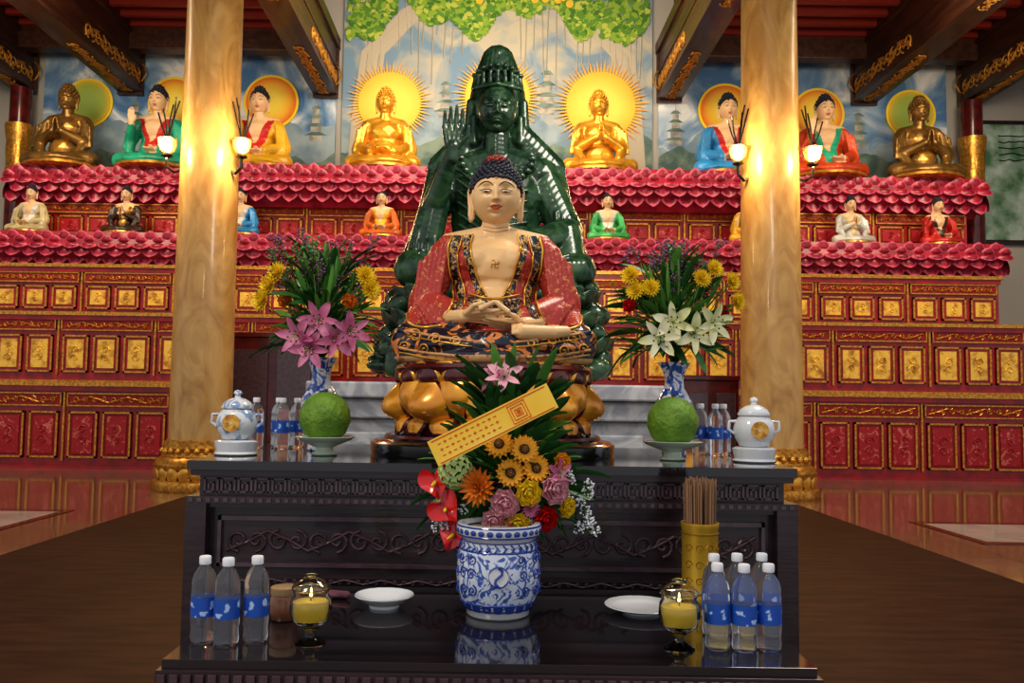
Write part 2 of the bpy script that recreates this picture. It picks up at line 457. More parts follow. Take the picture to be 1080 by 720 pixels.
def f_rose(c=PNKL,r=.04):
    mb=MB()
    for k,(el,rr,l) in enumerate([(1.35,.12,.75),(1.2,.22,.85),(.95,.3,.95),(.65,.35,.95),(.4,.35,1.0)]):
        n=4+k
        for i in range(n): fpetal(mb,2*pi*i/n+k*.7,el,r*l,r*1.0,-.1,.22,0,r*rr*.6,0)
    mb.ell((0,0,r*.35),(r*.3,r*.3,r*.4),0,10,6)
    return mb,[c]
def f_anth(c=REDF,r=.06):
    mb=MB(); n=26; vs=[(0,0,0)];fs=[]
    for i in range(n):
        t=2*pi*i/n; x=16*math.sin(t)**3; y=13*math.cos(t)-5*math.cos(2*t)-2*math.cos(3*t)-math.cos(4*t)
        vs.append((x/16*r,-y/16*r,.012*math.sin(3*t)+.01))
    for i in range(n): fs.append((0,1+i,1+(i+1)%n))
    mb.add(vs,fs,0); mb.tube([(0,0,0),(0,.01,.02),(0,.02,.05)],[.005,.006,.003],6,1)
    return mb,[c,YEL]
def f_hyd(c=LIME,r=.05):
    mb=MB()
    for i in range(70):
        z=1-1.6*(i+.5)/70; q=math.sqrt(max(0,1-z*z)); a=i*2.4
        d=V((q*math.cos(a),q*math.sin(a),z)); M=T(*(d*r))@d.to_track_quat('Z','Y').to_matrix().to_4x4()
        o=MB()
        for j in range(4): fpetal(o,j*pi/2+a,.15,r*.26,r*.24,0,.1,0,n=2)
        mb.add(o.v,o.f,0,M)
    return mb,[c]
def f_leaf(c=LEAF,L=.14,W=.035,bend=-.35):
    mb=MB(); fpetal(mb,0,0,L,W,bend,.2,0,n=7); return mb,[c]
def f_fill(c=PURP,L=.12):
    mb=MB(); mb.tube([(0,0,0),(0,0,L)],.0015,4,1)
    for i in range(22):
        z=R.uniform(.35,1)*L; a=R.uniform(0,6.28); q=R.uniform(.005,.03)
        p=(q*math.cos(a),q*math.sin(a),z+.01); mb.tube([(0,0,z-.015),p],.0008,3,1); mb.ell(p,R.uniform(.003,.006),0,5,4)
    return mb,[c,STEM]
class Bouq:
    def __init__(s): s.mb=MB(); s.mats=[]
    def join(s,src,srcm,M):
        mp=[]
        for m in srcm:
            if m not in s.mats: s.mats.append(m)
            mp.append(s.mats.index(m))
        o=len(s.mb.v)
        s.mb.v+=[M@p for p in src.v]
        for f,mi in zip(src.f,src.m): s.mb.f.append([i+o for i in f]); s.mb.m.append(mp[mi])
    def put(s,fl,p,d,roll=None,sc=1):
        d=V(d).normalized(); s.join(fl[0],fl[1],T(*p)@d.to_track_quat('Z','Y').to_matrix().to_4x4()@RZ(R.uniform(0,6.28) if roll is None else roll)@S(sc,sc,sc))
    def leaf(s,fl,p,d,sc=1):
        d=V(d).normalized(); s.join(fl[0],fl[1],T(*p)@d.to_track_quat('X','Z').to_matrix().to_4x4()@RX(R.uniform(-.8,.8))@S(sc,sc,sc))
    def stem(s,a,b,r=.002):
        if STEM not in s.mats: s.mats.append(STEM)
        a,b=V(a),V(b); mid=a.lerp(b,.5)+V((0,0,.01)); s.mb.tube([a,mid,b],r,5,s.mats.index(STEM))
    def done(s,name,parent): return s.mb.obj(name,s.mats,parent,sharp=180)
# ================================================================== ROOM
fl=MB()
fl.box(-16,16,-3,21,-.1,0)
FT=bpy.data.materials.new('polished_floor_tile'); FT.use_nodes=True
nt=FT.node_tree;b=nt.nodes['Principled BSDF']; b.inputs['Roughness'].default_value=.11; b.inputs['Coat Weight'].default_value=.35; b.inputs['Coat Roughness'].default_value=.05
tc=nt.nodes.new('ShaderNodeTexCoord'); br=nt.nodes.new('ShaderNodeTexBrick'); br.offset=0
br.inputs['Scale'].default_value=1; br.inputs['Brick Width'].default_value=.8; br.inputs['Row Height'].default_value=.8
br.inputs['Mortar Size'].default_value=.008
br.inputs['Color1'].default_value=(.24,.12,.075,1); br.inputs['Color2'].default_value=(.30,.17,.11,1); br.inputs['Mortar'].default_value=(.08,.03,.02,1)
nt.links.new(tc.outputs['Object'],br.inputs['Vector']); nt.links.new(br.outputs[0],b.inputs['Base Color'])
fl.obj('floor',[FT])
LT=mat('pale_tile_inlay',(.66,.62,.56),.10,0,(.50,.46,.41),1.5,dist=1)
for i,(x0,x1) in enumerate(((-12,-5.1),(5.1,12))):
    f=MB(); f.box(x0,x1,8.9,10.2,0,.006); f.box(x0-.1,x1+.1,8.75,8.9,0,.008,1); f.box(x0-.1,x1+.1,10.2,10.35,0,.008,1)
    f.box(x0-.1,x0,8.9,10.2,0,.008,1);f.box(x1,x1+.1,8.9,10.2,0,.008,1)
    f.obj('tile_inlay',[LT,MAROON])
MATW=mat('brown_wooden_platform',(.066,.027,.012),.55,0,(.040,.016,.008),2,stretch=(1,6,1),spec=.2)
m=MB(); m.box(-4.15,4.15,1.0,11.8,0,.03)
m.obj('wooden_floor_platform',[MATW])
SKY=bpy.data.materials.new('sky_mural_paint'); SKY.use_nodes=True
nt=SKY.node_tree;b=nt.nodes['Principled BSDF']; b.inputs['Roughness'].default_value=.8
tc=nt.nodes.new('ShaderNodeTexCoord'); n1=nt.nodes.new('ShaderNodeTexNoise'); n1.inputs['Scale'].default_value=.9; n1.inputs['Detail'].default_value=9; n1.inputs['Distortion'].default_value=1.1
cr=nt.nodes.new('ShaderNodeValToRGB'); E=cr.color_ramp.elements
E[0].position=.40;E[0].color=(.08,.19,.38,1);E[1].position=.64;E[1].color=(.76,.77,.76,1)
e_=E.new(.52);e_.color=(.27,.39,.52,1)
nt.links.new(tc.outputs['Object'],n1.inputs['Vector']);nt.links.new(n1.outputs['Fac'],cr.inputs[0]);nt.links.new(cr.outputs[0],b.inputs['Base Color'])
w=MB(); w.box(-16,16,19.5,19.8,0,13); w.obj('wall_back',[mat('wall_plaster',(.42,.40,.36),.8)])
HILL=[mat('painted_hill_far',(.20,.29,.36),.8,0,(.33,.42,.46),2,detail=6),mat('painted_hill_near',(.09,.16,.15),.8,0,(.23,.31,.25),3,detail=6),mat('painted_stone',(.24,.24,.23),.8,0,(.46,.43,.36),5)]
sg_=grp('sky_mural'); w=MB(); w.box(-10.55,-3.75,19.44,19.495,4.5,9.5); w.box(3.75,10.45,19.44,19.495,4.5,9.5); w.obj('painted_sky',[SKY],sg_)
def hills(mb,x0,x1,base,amp,z0,y,mi,seed):
    rr=random.Random(seed); n=60; ph=[rr.uniform(0,6) for _ in range(4)]
    up=[]
    for i in range(n+1):
        x=x0+(x1-x0)*i/n; z=base+amp*(.5*math.sin(x*1.3+ph[0])+.3*math.sin(x*3.1+ph[1])+.2*math.sin(x*7+ph[2])+.1*math.sin(x*15+ph[3]))
        up.append((x,z))
    vs=[(x,y,z0) for x,z in up]+[(x,y,z) for x,z in up]
    mb.add(vs,[(i,i+1,n+2+i,n+1+i) for i in range(n)],mi)
def pagoda(mb,x,z,s,y,mi,mr):
    for k in range(4):
        w_=s*(.5-.09*k); zz=z+s*.42*k
        mb.add([(x-w_*.6,y,zz),(x+w_*.6,y,zz),(x+w_*.6,y,zz+s*.26),(x-w_*.6,y,zz+s*.26)],[(0,1,2,3)],mi)
        mb.add([(x-w_*1.1,y-.002,zz+s*.27),(x+w_*1.1,y-.002,zz+s*.27),(x+w_*.4,y-.002,zz+s*.42),(x-w_*.4,y-.002,zz+s*.42)],[(0,1,2,3)],mr)
    mb.add([(x-.03*s,y,z+s*1.6),(x+.03*s,y,z+s*1.6),(x,y,z+s*2.1)],[(0,1,2)],mi)
w=MB()
for x0,x1,sd in ((-10.55,-3.75,1),(3.75,10.45,2)):
    hills(w,x0,x1,7.5,.45,6.1,19.432,0,sd); hills(w,x0,x1,7.0,.3,6.1,19.428,1,sd+5)
for x in (-8.4,-6.3,-4.2,4.15,6.1,8.4): pagoda(w,x,7.3,.5,19.43,2,1)
w.obj('painted_landscape',HILL,sg_,smooth=False)
CEN=mat('center_mural_paint',(.52,.48,.37),.8,0,(.20,.31,.42),1.0,.40,.60,detail=8,dist=1.1)
mb=MB(); mb.box(-3.6,3.6,19.42,19.495,4.5,12.3); cm=grp('bodhi_tree_mural'); mb.obj('painted_panel',[CEN],cm)
tr=MB()
hills(tr,-3.6,3.6,8.0,.4,6.1,19.417,6,9); hills(tr,-3.6,3.6,7.3,.3,6.1,19.415,7,12)
for x,z,s in ((1.15,8.0,.62),(1.65,7.9,.42),(-1.2,7.9,.5),(.75,7.8,.4),(3.2,7.8,.5),(-3.2,7.8,.4)): pagoda(tr,x,z,s,19.412,8,7)
for s_ in (-1,1):
    for dx,rw in ((0,1),(.22,.6),(-.2,.5)):
        tr.tube([(s_*(3.35+dx*.3),19.4,5.5),(s_*(3.05+dx),19.4,8),(s_*(2.9+dx),19.4,9.4),(s_*(2.0+dx),19.4,10.4),(s_*.8,19.4,11.2)],[.20*rw,.15*rw,.13*rw,.12*rw,.08*rw],6,0,M=T(0,19.4*.95,0)@S(1,.05,1))
    for i in range(18):
        x=s_*(.5+i*.17); tr.tube([(x,19.40,10.9),(x+R.uniform(-.1,.1),19.40,10.0-R.uniform(0,1.6))],.012,4,0)
for i in range(3200):
    x=R.uniform(-3.5,3.5); edge=10.22+.30*math.sin(x*2.1)+.20*math.sin(x*5.3+1)-.12*abs(x)*(1 if abs(x)>2.4 else 0)
    z=edge+abs(R.gauss(0,.8)); 
    if z>12.1: continue
    a=R.uniform(0,6.28); r=R.uniform(.05,.10); yy=19.39-R.uniform(0,.02)
    pts=[(x+r*math.cos(a+q*pi/3)*(1.0 if q%3 else 1.6)*.7,yy,z+r*math.sin(a+q*pi/3)*(1 if q%3 else 1.6)*.7) for q in range(6)]
    tr.add(pts,[(0,1,2,3,4,5)],R.choice([1,1,2,2,3,4]))
for i in range(18):
    x=R.uniform(-1.4,2.2); z=10.6+R.uniform(0,.6); tr.lathe([(.09,0),(.09,.01)],14,5,M=T(x,19.365,z)@RX(pi/2))
tr.obj('painted_foliage',[mat('bark_paint',(.50,.45,.35),.8),mat('leafpaint1',(.12,.28,.04),.8),mat('leafpaint2',(.26,.42,.05),.8),mat('leafpaint3',(.48,.54,.10),.8),mat('leafpaint4',(.07,.2,.03),.8),mat('leafpaint_gold',(.80,.52,.06),.8)]+HILL,cm,smooth=False)
for s_,nm in ((-1,'wall_left'),(1,'wall_right')):
    w=MB(); w.box(min(s_*14.5,s_*14.8),max(s_*14.5,s_*14.8),13,19.5,0,13); w.obj(nm,[bpy.data.materials['wall_plaster']])
g=grp('landscape_wall_panel'); w=MB(); w.box(11.15,14.3,19.40,19.49,5.1,8.0,0); w.box(11.25,14.2,19.38,19.41,5.2,7.9,1); w.obj('panel',[DWOOD,mat('landscape_paint',(.06,.16,.08),.7,0,(.40,.50,.46),1.6,.4,.6,detail=6)],g)
for i in range(5):
    t=MB(); pts=[(11.6+j*.12,19.37,7.62-i*.14+R.uniform(-.03,.03)) for j in range(16)]
    t.tube(pts,.012,4); t.obj('calligraphy_line',[EYEB],g)
c=MB(); c.box(-16,-4.1,3,19.45,9.75,9.9); c.box(4.1,16,3,19.45,9.75,9.9); c.box(-4.3,4.3,3,19.45,12.5,12.65); c.box(-4.3,-4.1,3,19.4,9.9,12.5); c.box(4.1,4.3,3,19.4,9.9,12.5)
c.obj('ceiling',[BOARD],smooth=False)
rf=MB()
for i in range(26):
    y=6+i*.52
    for a,b_ in ((-15,-4.3),(4.3,15)): rf.box(a,b_,y,y+.13,9.57,9.75)
    rf.box(-4.1,4.1,y,y+.13,12.3,12.5)
rf.obj('ceiling_rafters',[mat('rafter_red',(.24,.025,.015),.45)],smooth=False)
def spiral(cx,cz,r,turn=1.6,sgn=1,a0=0,n=14):
    return [(cx+sgn*r*(1-.85*i/n)*math.cos(a0+turn*2*pi*i/n),cz+r*(1-.85*i/n)*math.sin(a0+turn*2*pi*i/n)) for i in range(n+1)]
def scrolls(mb,x0,x1,y,z0,z1,rad,mi,step=None,n=12):
    h=(z1-z0); step=step or h*1.25; k=max(1,int((x1-x0)/step)); st=(x1-x0)/k
    for i in range(k):
        cx=x0+st*(i+.5); sg=1 if i%2 else -1
        for dx,rr,s2 in ((-st*.22,h*.34,1),(st*.22,h*.34,-1)):
            mb.tube([(px,y,pz) for px,pz in spiral(cx+dx,(z0+z1)/2,rr,1.3,s2*sg,pi*.5 if sg>0 else -pi*.5,n)],rad,4,mi)
        mb.tube([(cx-st*.5,y,(z0+z1)/2+sg*h*.3),(cx,y,(z0+z1)/2+sg*h*.05),(cx+st*.5,y,(z0+z1)/2-sg*h*.3)],rad,4,mi)
GOLDD=mat('aged_gold_carving',(.48,.24,.045),.42,.45)
for X in (-3.98,3.98,-8.5,8.5,-10.95,10.95):
    bm_=MB(); w=.25 if abs(X)<10 else .22
    bm_.box(X-w,X+w,4,19.40,8.40,9.45); bm_.box(X-w-.06,X+w+.06,4,19.40,9.45,9.7)
    bm_.box(X-w-.03,X+w+.03,4,19.40,8.36,8.42); bm_.box(X-w-.02,X+w+.02,4,19.40,8.95,9.0)
    s_=-1 if X>0 else 1
    for y0 in (16.6,12.0):
        M=Matrix(((0,1,0,X+s_*(w+.01)),(1,0,0,0),(0,0,1,0),(0,0,0,1)))
        t=MB(); scrolls(t,y0,y0+2.6,0,8.46,8.92,.024,1,step=.42); bm_.add(t.v,t.f,1,M)
        M2=Matrix(((0,0,1,X-8.9),(1,0,0,0),(0,1,0,8.35),(0,0,0,1)))
        t=MB(); scrolls(t,y0,y0+2.6,0,8.74,9.06,.022,1,step=.36); bm_.add(t.v,t.f,1,M2)
    bm_.box(X-w-.04,X+w+.04,19.30,19.40,8.30,9.45,0)
    t=MB(); scrolls(t,X-w,X+w,19.29,8.4,9.3,.02,1,step=.5); bm_.add(t.v,t.f,1)
    bm_.obj('ceiling_beam',[BEAM,GOLDD],bevel=.02,smooth=False)
for y in (18.6,14.5):
    for a,b_ in ((-15,-4.3),(4.3,15)):
        q=MB(); q.box(a,b_,y,y+.35,9.1,9.6); q.obj('cross_beam',[BEAM],smooth=False,bevel=.02)
LAMPG=mat('lamp_glow',(1,.85,.6),.4,emis=(1,.74,.42),es=22)
SHADE=mat('amber_glass_shade',(1,.75,.42),.2,0,trans=.7,ior=1.3)
for X in (-4.4,4.2):
    g=grp('hall_column',(X,12.9,0)); q=MB()
    q.lathe([(.455,.3),(.45,2),(.43,5),(.41,8.35)],48,0); 
    q.obj('shaft',[COL],g,sharp=60)
    q=MB(); q.lathe([(.66,0),(.68,.06),(.66,.14),(.58,.18),(.56,.24),(.62,.30),(.64,.38),(.60,.46),(.52,.50),(.50,.56),(.53,.62),(.50,.70),(.47,.74)],48,0)
    for i in range(20): q.petal(RZ(2*pi*i/20)@T(0,-.60,.14)@RX(-.1),.2,.3,.05,.03,1)
    for i in range(24): q.ell((.52*math.cos(i*pi/12),.52*math.sin(i*pi/12),.58),.045,1,8,6)
    q.obj('gilded_base',[GOLD,GOLDB],g)
    for s_ in (-1,1):
        x_=s_*.56; zb=5.1
        q=MB(); q.tube([(s_*.36,-.15,zb-.3),(s_*.46,-.22,zb-.36),(x_,-.26,zb-.28),(x_,-.26,zb-.12)],.025,6,0); q.lathe([(.03,0),(.09,.03),(.06,.07)],12,0,c=(x_,-.26,zb-.15))
        for i in range(5): q.tube([(x_,-.26,zb+.10),(x_+s_*.10*math.cos(i),-.26+.05*math.sin(i*2),zb+.35+.05*i),(x_+s_*.16*math.cos(i),-.26,zb+.55+.06*i)],.012,5,0)
        q.obj('lamp_bracket',[BLACK],g)
        q=MB(); q.ell((x_,-.26,zb+.04),(.07,.07,.10),0); q.obj('lamp_bulb',[LAMPG],g)
        q=MB(); q.lathe([(.05,-.08),(.10,-.03),(.125,.05),(.14,.14)],20,0,c=(x_,-.26,zb),flute=.06,nf=8,cap=False); q.obj('lamp_shade',[SHADE],g,solid=.006)
        l=bpy.data.lights.new('lamp_light','POINT'); l.energy=66; l.color=(1,.70,.36); l.shadow_soft_size=.12
        lo=bpy.data.objects.new('lamp_light',l); bpy.context.scene.collection.objects.link(lo); lo.parent=g; lo.location=(s_*.72,-.62,zb)
for X in (-10.85,10.8):
    g=grp('rear_column',(X,19.05,0)); q=MB(); q.lathe([(.24,0),(.23,8.3)],32,0); q.lathe([(.25,6.25),(.27,6.35),(.25,6.45),(.25,7.0),(.27,7.15),(.30,7.35),(.30,7.45)],32,1)
    for i in range(12): q.petal(RZ(2*pi*i/12)@T(0,-.24,6.6),.14,.45,.02,.02,1)
    q.obj('column_body',[MAROON,GOLD],g)
# ================================================================== ALTAR SHELF
sh=grp('tiered_altar_shelf')
def cab(x0,x1,yf,yb,z0,z1,fz,pz,mod,npan,pmat,rim):
    mb=MB(); mb.box(x0,x1,yf,yb,z0,z1,0)
    mb.box(x0-.05,x1+.05,yf-.10,yf+.02,z1-.07,z1,1); mb.box(x0-.02,x1+.02,yf-.06,yf+.02,z1-.16,z1-.07,0)
    mb.box(x0-.02,x1+.02,yf-.05,yf+.02,z0,z0+.05,1 if z0>0 else 0)
    n=round((x1-x0)/mod); W=(x1-x0)/n
    for i in range(n):
        a=x0+i*W+.05; b_=a+W-.10
        fz0,fz1=fz; mb.box(a,b_,yf-.03,yf,fz0,fz1,2)
        for q in ((a,b_,fz0-.015,fz0+.01),(a,b_,fz1-.01,fz1+.015)): mb.box(q[0],q[1],yf-.05,yf,q[2],q[3],1)
        for q in (a,b_-.025): mb.box(q,q+.025,yf-.05,yf,fz0,fz1,1)
        scrolls(mb,a+.08,b_-.08,yf-.04,fz0+.02,fz1-.02,.014,1,step=(fz1-fz0)*1.4,n=9)
        pw=(b_-a)/npan
        for k in range(npan):
            p0=a+k*pw+.05; p1=p0+pw-.10; z0_,z1_=pz
            mb.box(p0,p1,yf-.03,yf,z0_,z1_,rim)
            t=.034
            mb.box(p0,p1,yf-.055,yf,z0_,z0_+t,1);mb.box(p0,p1,yf-.055,yf,z1_-t,z1_,1);mb.box(p0,p0+t,yf-.055,yf,z0_,z1_,1);mb.box(p1-t,p1,yf-.055,yf,z0_,z1_,1)
            mb.box(p0+.085,p1-.085,yf-.05,yf,z0_+.085,z1_-.085,3)
            cx=(p0+p1)/2; cz=(z0_+z1_)/2; hh=(z1_-z0_)*.22
            mb.tube([(px,yf-.055,pz_) for px,pz_ in spiral(cx,cz+hh*.5,hh*.5,1.2,1,n=9)],.012,4,3)
            mb.tube([(px,yf-.055,pz_) for px,pz_ in spiral(cx,cz-hh*.5,hh*.5,1.2,-1,n=9)],.012,4,3)
        mb.box(x0+i*W-.018,x0+i*W+.018,yf-.04,yf,pz[0]-.05,fz[1]+.03,1)
    mb.obj('cabinet_tier',[RED,GOLD,FRIEZE,pmat],sh,smooth=False)
cab(-12,12,16,16.6,0,1.6,(1.17,1.39),(.2,1.06),2.0,3,REDP,2)
cab(-10.3,10.3,16.5,17.1,1.6,2.97,(2.62,2.82),(1.80,2.52),1.9,3,GOLDP,0)
cab(-10.1,10.1,17.0,17.9,2.97,3.98,(3.62,3.80),(3.08,3.54),1.9,3,GOLDP,0)
cab(-10.0,10.0,17.9,19.3,3.98,5.75,(5.22,5.4),(4.75,5.15),2.0,3,REDP,2)
def ledge(name,x0,x1,yf,yb,z0,z1,w):
    mb=MB(); h=z1-z0
    pr=[(yb,z0),(yf+.45,z0),(yf+.30,z0+h*.25),(yf+.12,z0+h*.45),(yf+.05,z0+h*.62),(yf+.12,z1),(yb,z1)]
    vs=[(x0,y,z) for y,z in pr]+[(x1,y,z) for y,z in pr]; n=len(pr)
    mb.add(vs,[tuple(range(n)),tuple(reversed(range(n,2*n)))]+[(i,i+n,(i+1)%n+n,(i+1)%n) for i in range(n)],0)
    k=int((x1-x0)/w); st=(x1-x0)/k
    for row,(y,z,hh,off,ww,flip) in enumerate([(yf+.40,z0+h*.60,h*.60,0,1.1,-1),(yf+.22,z0+h*.66,h*.42,.5,1.05,-1),(yf+.10,z0+h*.70,h*.24,0,1.0,-1),(yf+.17,z0+h*.66,h*.40,.5,.9,1),(yf+.12,z0+h*.64,h*.26,0,.8,1)]):
        for i in range(k+(0 if off else 1)):
            x=x0+(i+off)*st
            M=T(x,y,z)@S(1,1,flip)@RX(.35 if flip<0 else .15)
            mb.petal(M,st*ww,hh,.08,.06,0,1,nu=6,nv=6,pw=.7)
    for xs,sg in ((x0,-1),(x1,1)):
        for j in range(int((yb-yf)/w)):
            y=yf+.3+j*w
            mb.petal(T(xs,y,z0+h*.72)@RZ(sg*pi/2)@S(1,1,-1)@RX(.35),w*1.1,h*.6,.07,.05,0,1)
            mb.petal(T(xs,y,z0+h*.62)@RZ(sg*pi/2)@RX(.15),w,h*.36,.07,.05,0,1)
    mb.obj(name,[PINK,PINKL],sh)
ledge('lotus_ledge_lower',-10.15,10.15,16.75,17.95,3.9,4.62,.34)
ledge('lotus_ledge_upper_side',-10.2,-5.3,17.5,19.3,5.35,6.14,.34)
ledge('lotus_ledge_upper_side',5.3,10.2,17.5,19.3,5.35,6.14,.34)
ledge('lotus_ledge_upper_middle',-5.3,5.3,17.2,19.3,5.35,6.16,.34)
GST=mat('antique_gold_statue',(.55,.29,.05),.35,.6,(.33,.16,.03),6,coat=.2)
GSTB=mat('gilt_statue',(.82,.44,.05),.3,.55,(.50,.22,.02),7,.4,.7,coat=.2)
BST=mat('bronze_statue',(.34,.19,.055),.35,.6,(.20,.11,.03),6)
def rb(n,c): return mat(n,c,.42,0,tuple(q*.6 for q in c),4,coat=.2)
rG=rb('robe_green',(.02,.38,.22)); rY=rb('robe_yellow',(.78,.42,.02)); rB=rb('robe_blue',(.04,.29,.62)); rR=rb('robe_orange_red',(.62,.07,.015)); rRd=rb('robe_red',(.55,.025,.02)); rW=rb('robe_white',(.64,.62,.56)); rGr=rb('robe_bright_green',(.07,.45,.13)); rDk=rb('robe_dark_brown',(.06,.03,.02)); rCr=rb('robe_cream',(.62,.50,.27)); rOr=rb('robe_orange',(.68,.15,.02))
B1='seated_buddha_statue'
for x,sk,ro,inn,ha,po,z in ((-9.3,BST,BST,GST,BST,'pray',6.14),(-7.35,SKIN2,rG,rRd,HAIR,'raise',6.14),(-5.15,SKIN2,rY,rRd,HAIR,'raise',6.14),(-2.42,GSTB,GSTB,GSTB,GSTB,'lap',6.16),(2.2,GSTB,GSTB,GSTB,GSTB,'pray',6.16),
    (5.0,SKIN2,rB,rRd,HAIR,'lap',6.14),(7.1,SKIN2,rR,rG,HAIR,'raise',6.14),(9.15,BST,BST,GST,BST,'pray',6.14)):
    figure(B1,(x,18.15,z),2.0,sk,ro,inn,ha,po,lotus=GOLD,features=sk is SKIN2,nx=.88)
for x,ro,inn,po in ((-9.55,rCr,rW,'lap'),(-7.6,rDk,GST,'pray'),(-5.25,rB,rW,'lap'),(-2.35,rOr,rY,'lap'),(2.3,rGr,rW,'lap'),(5.2,rY,rRd,'lap'),(7.3,rW,rCr,'pray'),(9.1,rRd,rDk,'raise')):
    figure('small_arhat_statue',(x,17.35,4.62),1.08,SKIN2,ro,inn,HAIR,po,lotus=GOLD,nx=.88)
def halo_mat(n,c0,c1,c2,r):
    m=bpy.data.materials.new(n); m.use_nodes=True; nt=m.node_tree; b=nt.nodes['Principled BSDF']; b.inputs['Roughness'].default_value=.6
    tc=nt.nodes.new('ShaderNodeTexCoord'); ln=nt.nodes.new('ShaderNodeVectorMath'); ln.operation='LENGTH'
    mt=nt.nodes.new('ShaderNodeMath'); mt.operation='DIVIDE'; mt.inputs[1].default_value=r
    cr=nt.nodes.new('ShaderNodeValToRGB'); E=cr.color_ramp.elements; E[0].position=.35;E[0].color=(*c0,1);E[1].position=1;E[1].color=(*c2,1); e=E.new(.75); e.color=(*c1,1)
    nt.links.new(tc.outputs['Object'],ln.inputs[0]);nt.links.new(ln.outputs['Value'],mt.inputs[0]);nt.links.new(mt.outputs[0],cr.inputs[0]);nt.links.new(cr.outputs[0],b.inputs['Base Color'])
    return m
H1=halo_mat('halo_paint',(.95,.72,.08),(.9,.48,.03),(.80,.20,.01),.55)
H2=halo_mat('halo_green_paint',(.30,.42,.08),(.4,.45,.06),(.85,.5,.03),.55)
H3=halo_mat('halo_ray_paint',(.98,.66,.10),(.92,.44,.03),(.76,.29,.03),1.15)
for x,z,r,k in ((-9.5,8.12,.52,2),(-7.5,8.15,.55,1),(-5.25,8.2,.58,1),(5.3,8.15,.58,1),(7.45,8.1,.55,1),(9.6,8.12,.52,2)):
    q=MB(); q.lathe([(r,0),(r,.03)],48,0,M=RX(pi/2)); q.lathe([(r+.06,-.01),(r+.06,.012)],48,1,M=RX(pi/2)); q.obj('painted_halo',[H1 if k==1 else H2,YEL],loc=(x,19.41,z))
for x,z,r in ((-2.5,8.2,.72),(2.4,8.2,.80),(0,8.4,.75)):
    q=MB(); q.lathe([(r,0),(r,.02)],48,0,M=RX(pi/2))
    for i in range(72):
        a=i*2*pi/72; l=r*(1.45 if i%2 else 1.25); w=.045
        q.add([(r*.9*math.cos(a-w),-.01,r*.9*math.sin(a-w)),(l*math.cos(a),-.01,l*math.sin(a)),(r*.9*math.cos(a+w),-.01,r*.9*math.sin(a+w))],[(0,1,2)],0)
    q.obj('painted_halo',[H3],loc=(x,19.37,z))
for x0,x1,z1 in ((-4.3,-2.9,2.35),(3.1,4.0,1.75)):
    g=grp('dark_wood_cabinet'); q=MB(); q.box(x0,x1,13.9,14.6,0,z1); q.box(x0-.06,x1+.06,13.85,14.65,z1,z1+.08)
    for k in range(2):
        w=(x1-x0)/2; a=x0+k*w+.07; q.box(a,a+w-.14,13.86,13.9,.3,z1-.2,1)
    q.obj('carcass',[MAROON,DWOODL],g,smooth=False,bevel=.01)

# ================================================================== GREEN STATUE on marble plinth
g=grp('marble_pedestal',(0,7.2,0)); q=MB()
q.box(-1.35,1.35,-.9,.9,0,.25); q.box(-1.22,1.22,-.8,.8,.25,1.25); q.box(-1.38,1.38,-.93,.93,1.40,1.52); q.box(-1.30,1.30,-.87,.87,1.25,1.40)
for k in range(4): q.box(-1.15+k*.59,-1.15+k*.59+.5,-.83,-.8,.4,1.15)
q.obj('stone_block',[MARB],g,smooth=False,bevel=.015)
g=grp('green_jade_buddha_statue',(0,7.2,1.52))
P=[]
R2=random.Random(3)
P+=[('e',(0,0,.35),(.90,.70,.33)),('c',(-.6,0,.10),(.6,0,.10),.1,.1),('e',(0,0,.12),(1.0,.78,.12)),('e',(0,0,.7),(.75,.6,.2))]
for i in range(60):
    a=R2.uniform(pi*.95,pi*2.05); z=R2.uniform(.10,.80); rr=.97-.22*z
    P.append(('e',(rr*math.cos(a),rr*.8*math.sin(a),z),(R2.uniform(.07,.15),R2.uniform(.07,.12),R2.uniform(.05,.11)),(0,R2.uniform(-.5,.5),0)))
P+=[('e',(0,.0,.95),(.66,.52,.2))]
for s_ in (-1,1):
    P+=[('c',(s_*.25,.1,1.0),(s_*.68,-.22,.95),.2,.16),('c',(s_*.68,-.25,.93),(s_*.05,-.55,.90),.155,.11),
        ('c',(s_*.05,.05,1.92),(s_*.38,.05,1.80),.13,.16),
        ('c',(s_*.20,.12,2.15),(s_*.46,.12,1.88),.14,.15),('c',(s_*.46,.12,1.88),(s_*.56,.10,1.40),.14,.14),('c',(s_*.56,.10,1.40),(s_*.70,.0,1.0),.14,.13)]
P+=[('e',(0,.05,1.4),(.40,.26,.5)),('e',(0,0,1.62),(.42,.24,.26)),('e',(0,-.05,1.2),(.36,.28,.26)),('c',(0,.02,1.85),(0,0,2.12),.12,.11)]
P+=[('c',(.42,.05,1.72),(.60,-.05,1.30),.16,.15),('c',(.60,-.08,1.28),(.22,-.48,1.12),.14,.09),('c',(.58,-.1,1.25),(.62,-.2,.98),.16,.14)]
P+=[('c',(-.42,.05,1.72),(-.54,-.1,1.42),.16,.13),('c',(-.54,-.13,1.40),(-.36,-.40,1.86),.11,.06),('c',(-.54,-.12,1.38),(-.62,-.12,1.02),.14,.15),('c',(-.5,-.15,1.5),(-.56,-.15,1.2),.12,.13)]
P+=[('e',(0,.20,2.42),(.27,.2,.42)),('c',(0,.2,2.3),(-.30,.18,1.85),.2,.14),('c',(0,.2,2.3),(.30,.18,1.85),.2,.14)]
for s_ in (-1,1): P+=[('c',(s_*.225,.08,2.45),(s_*.24,.06,2.15),.045,.05),('c',(s_*.24,.06,2.15),(s_*.33,.0,1.80),.05,.06),('c',(s_*.20,.02,2.30),(s_*.20,.0,2.08),.03,.035)]
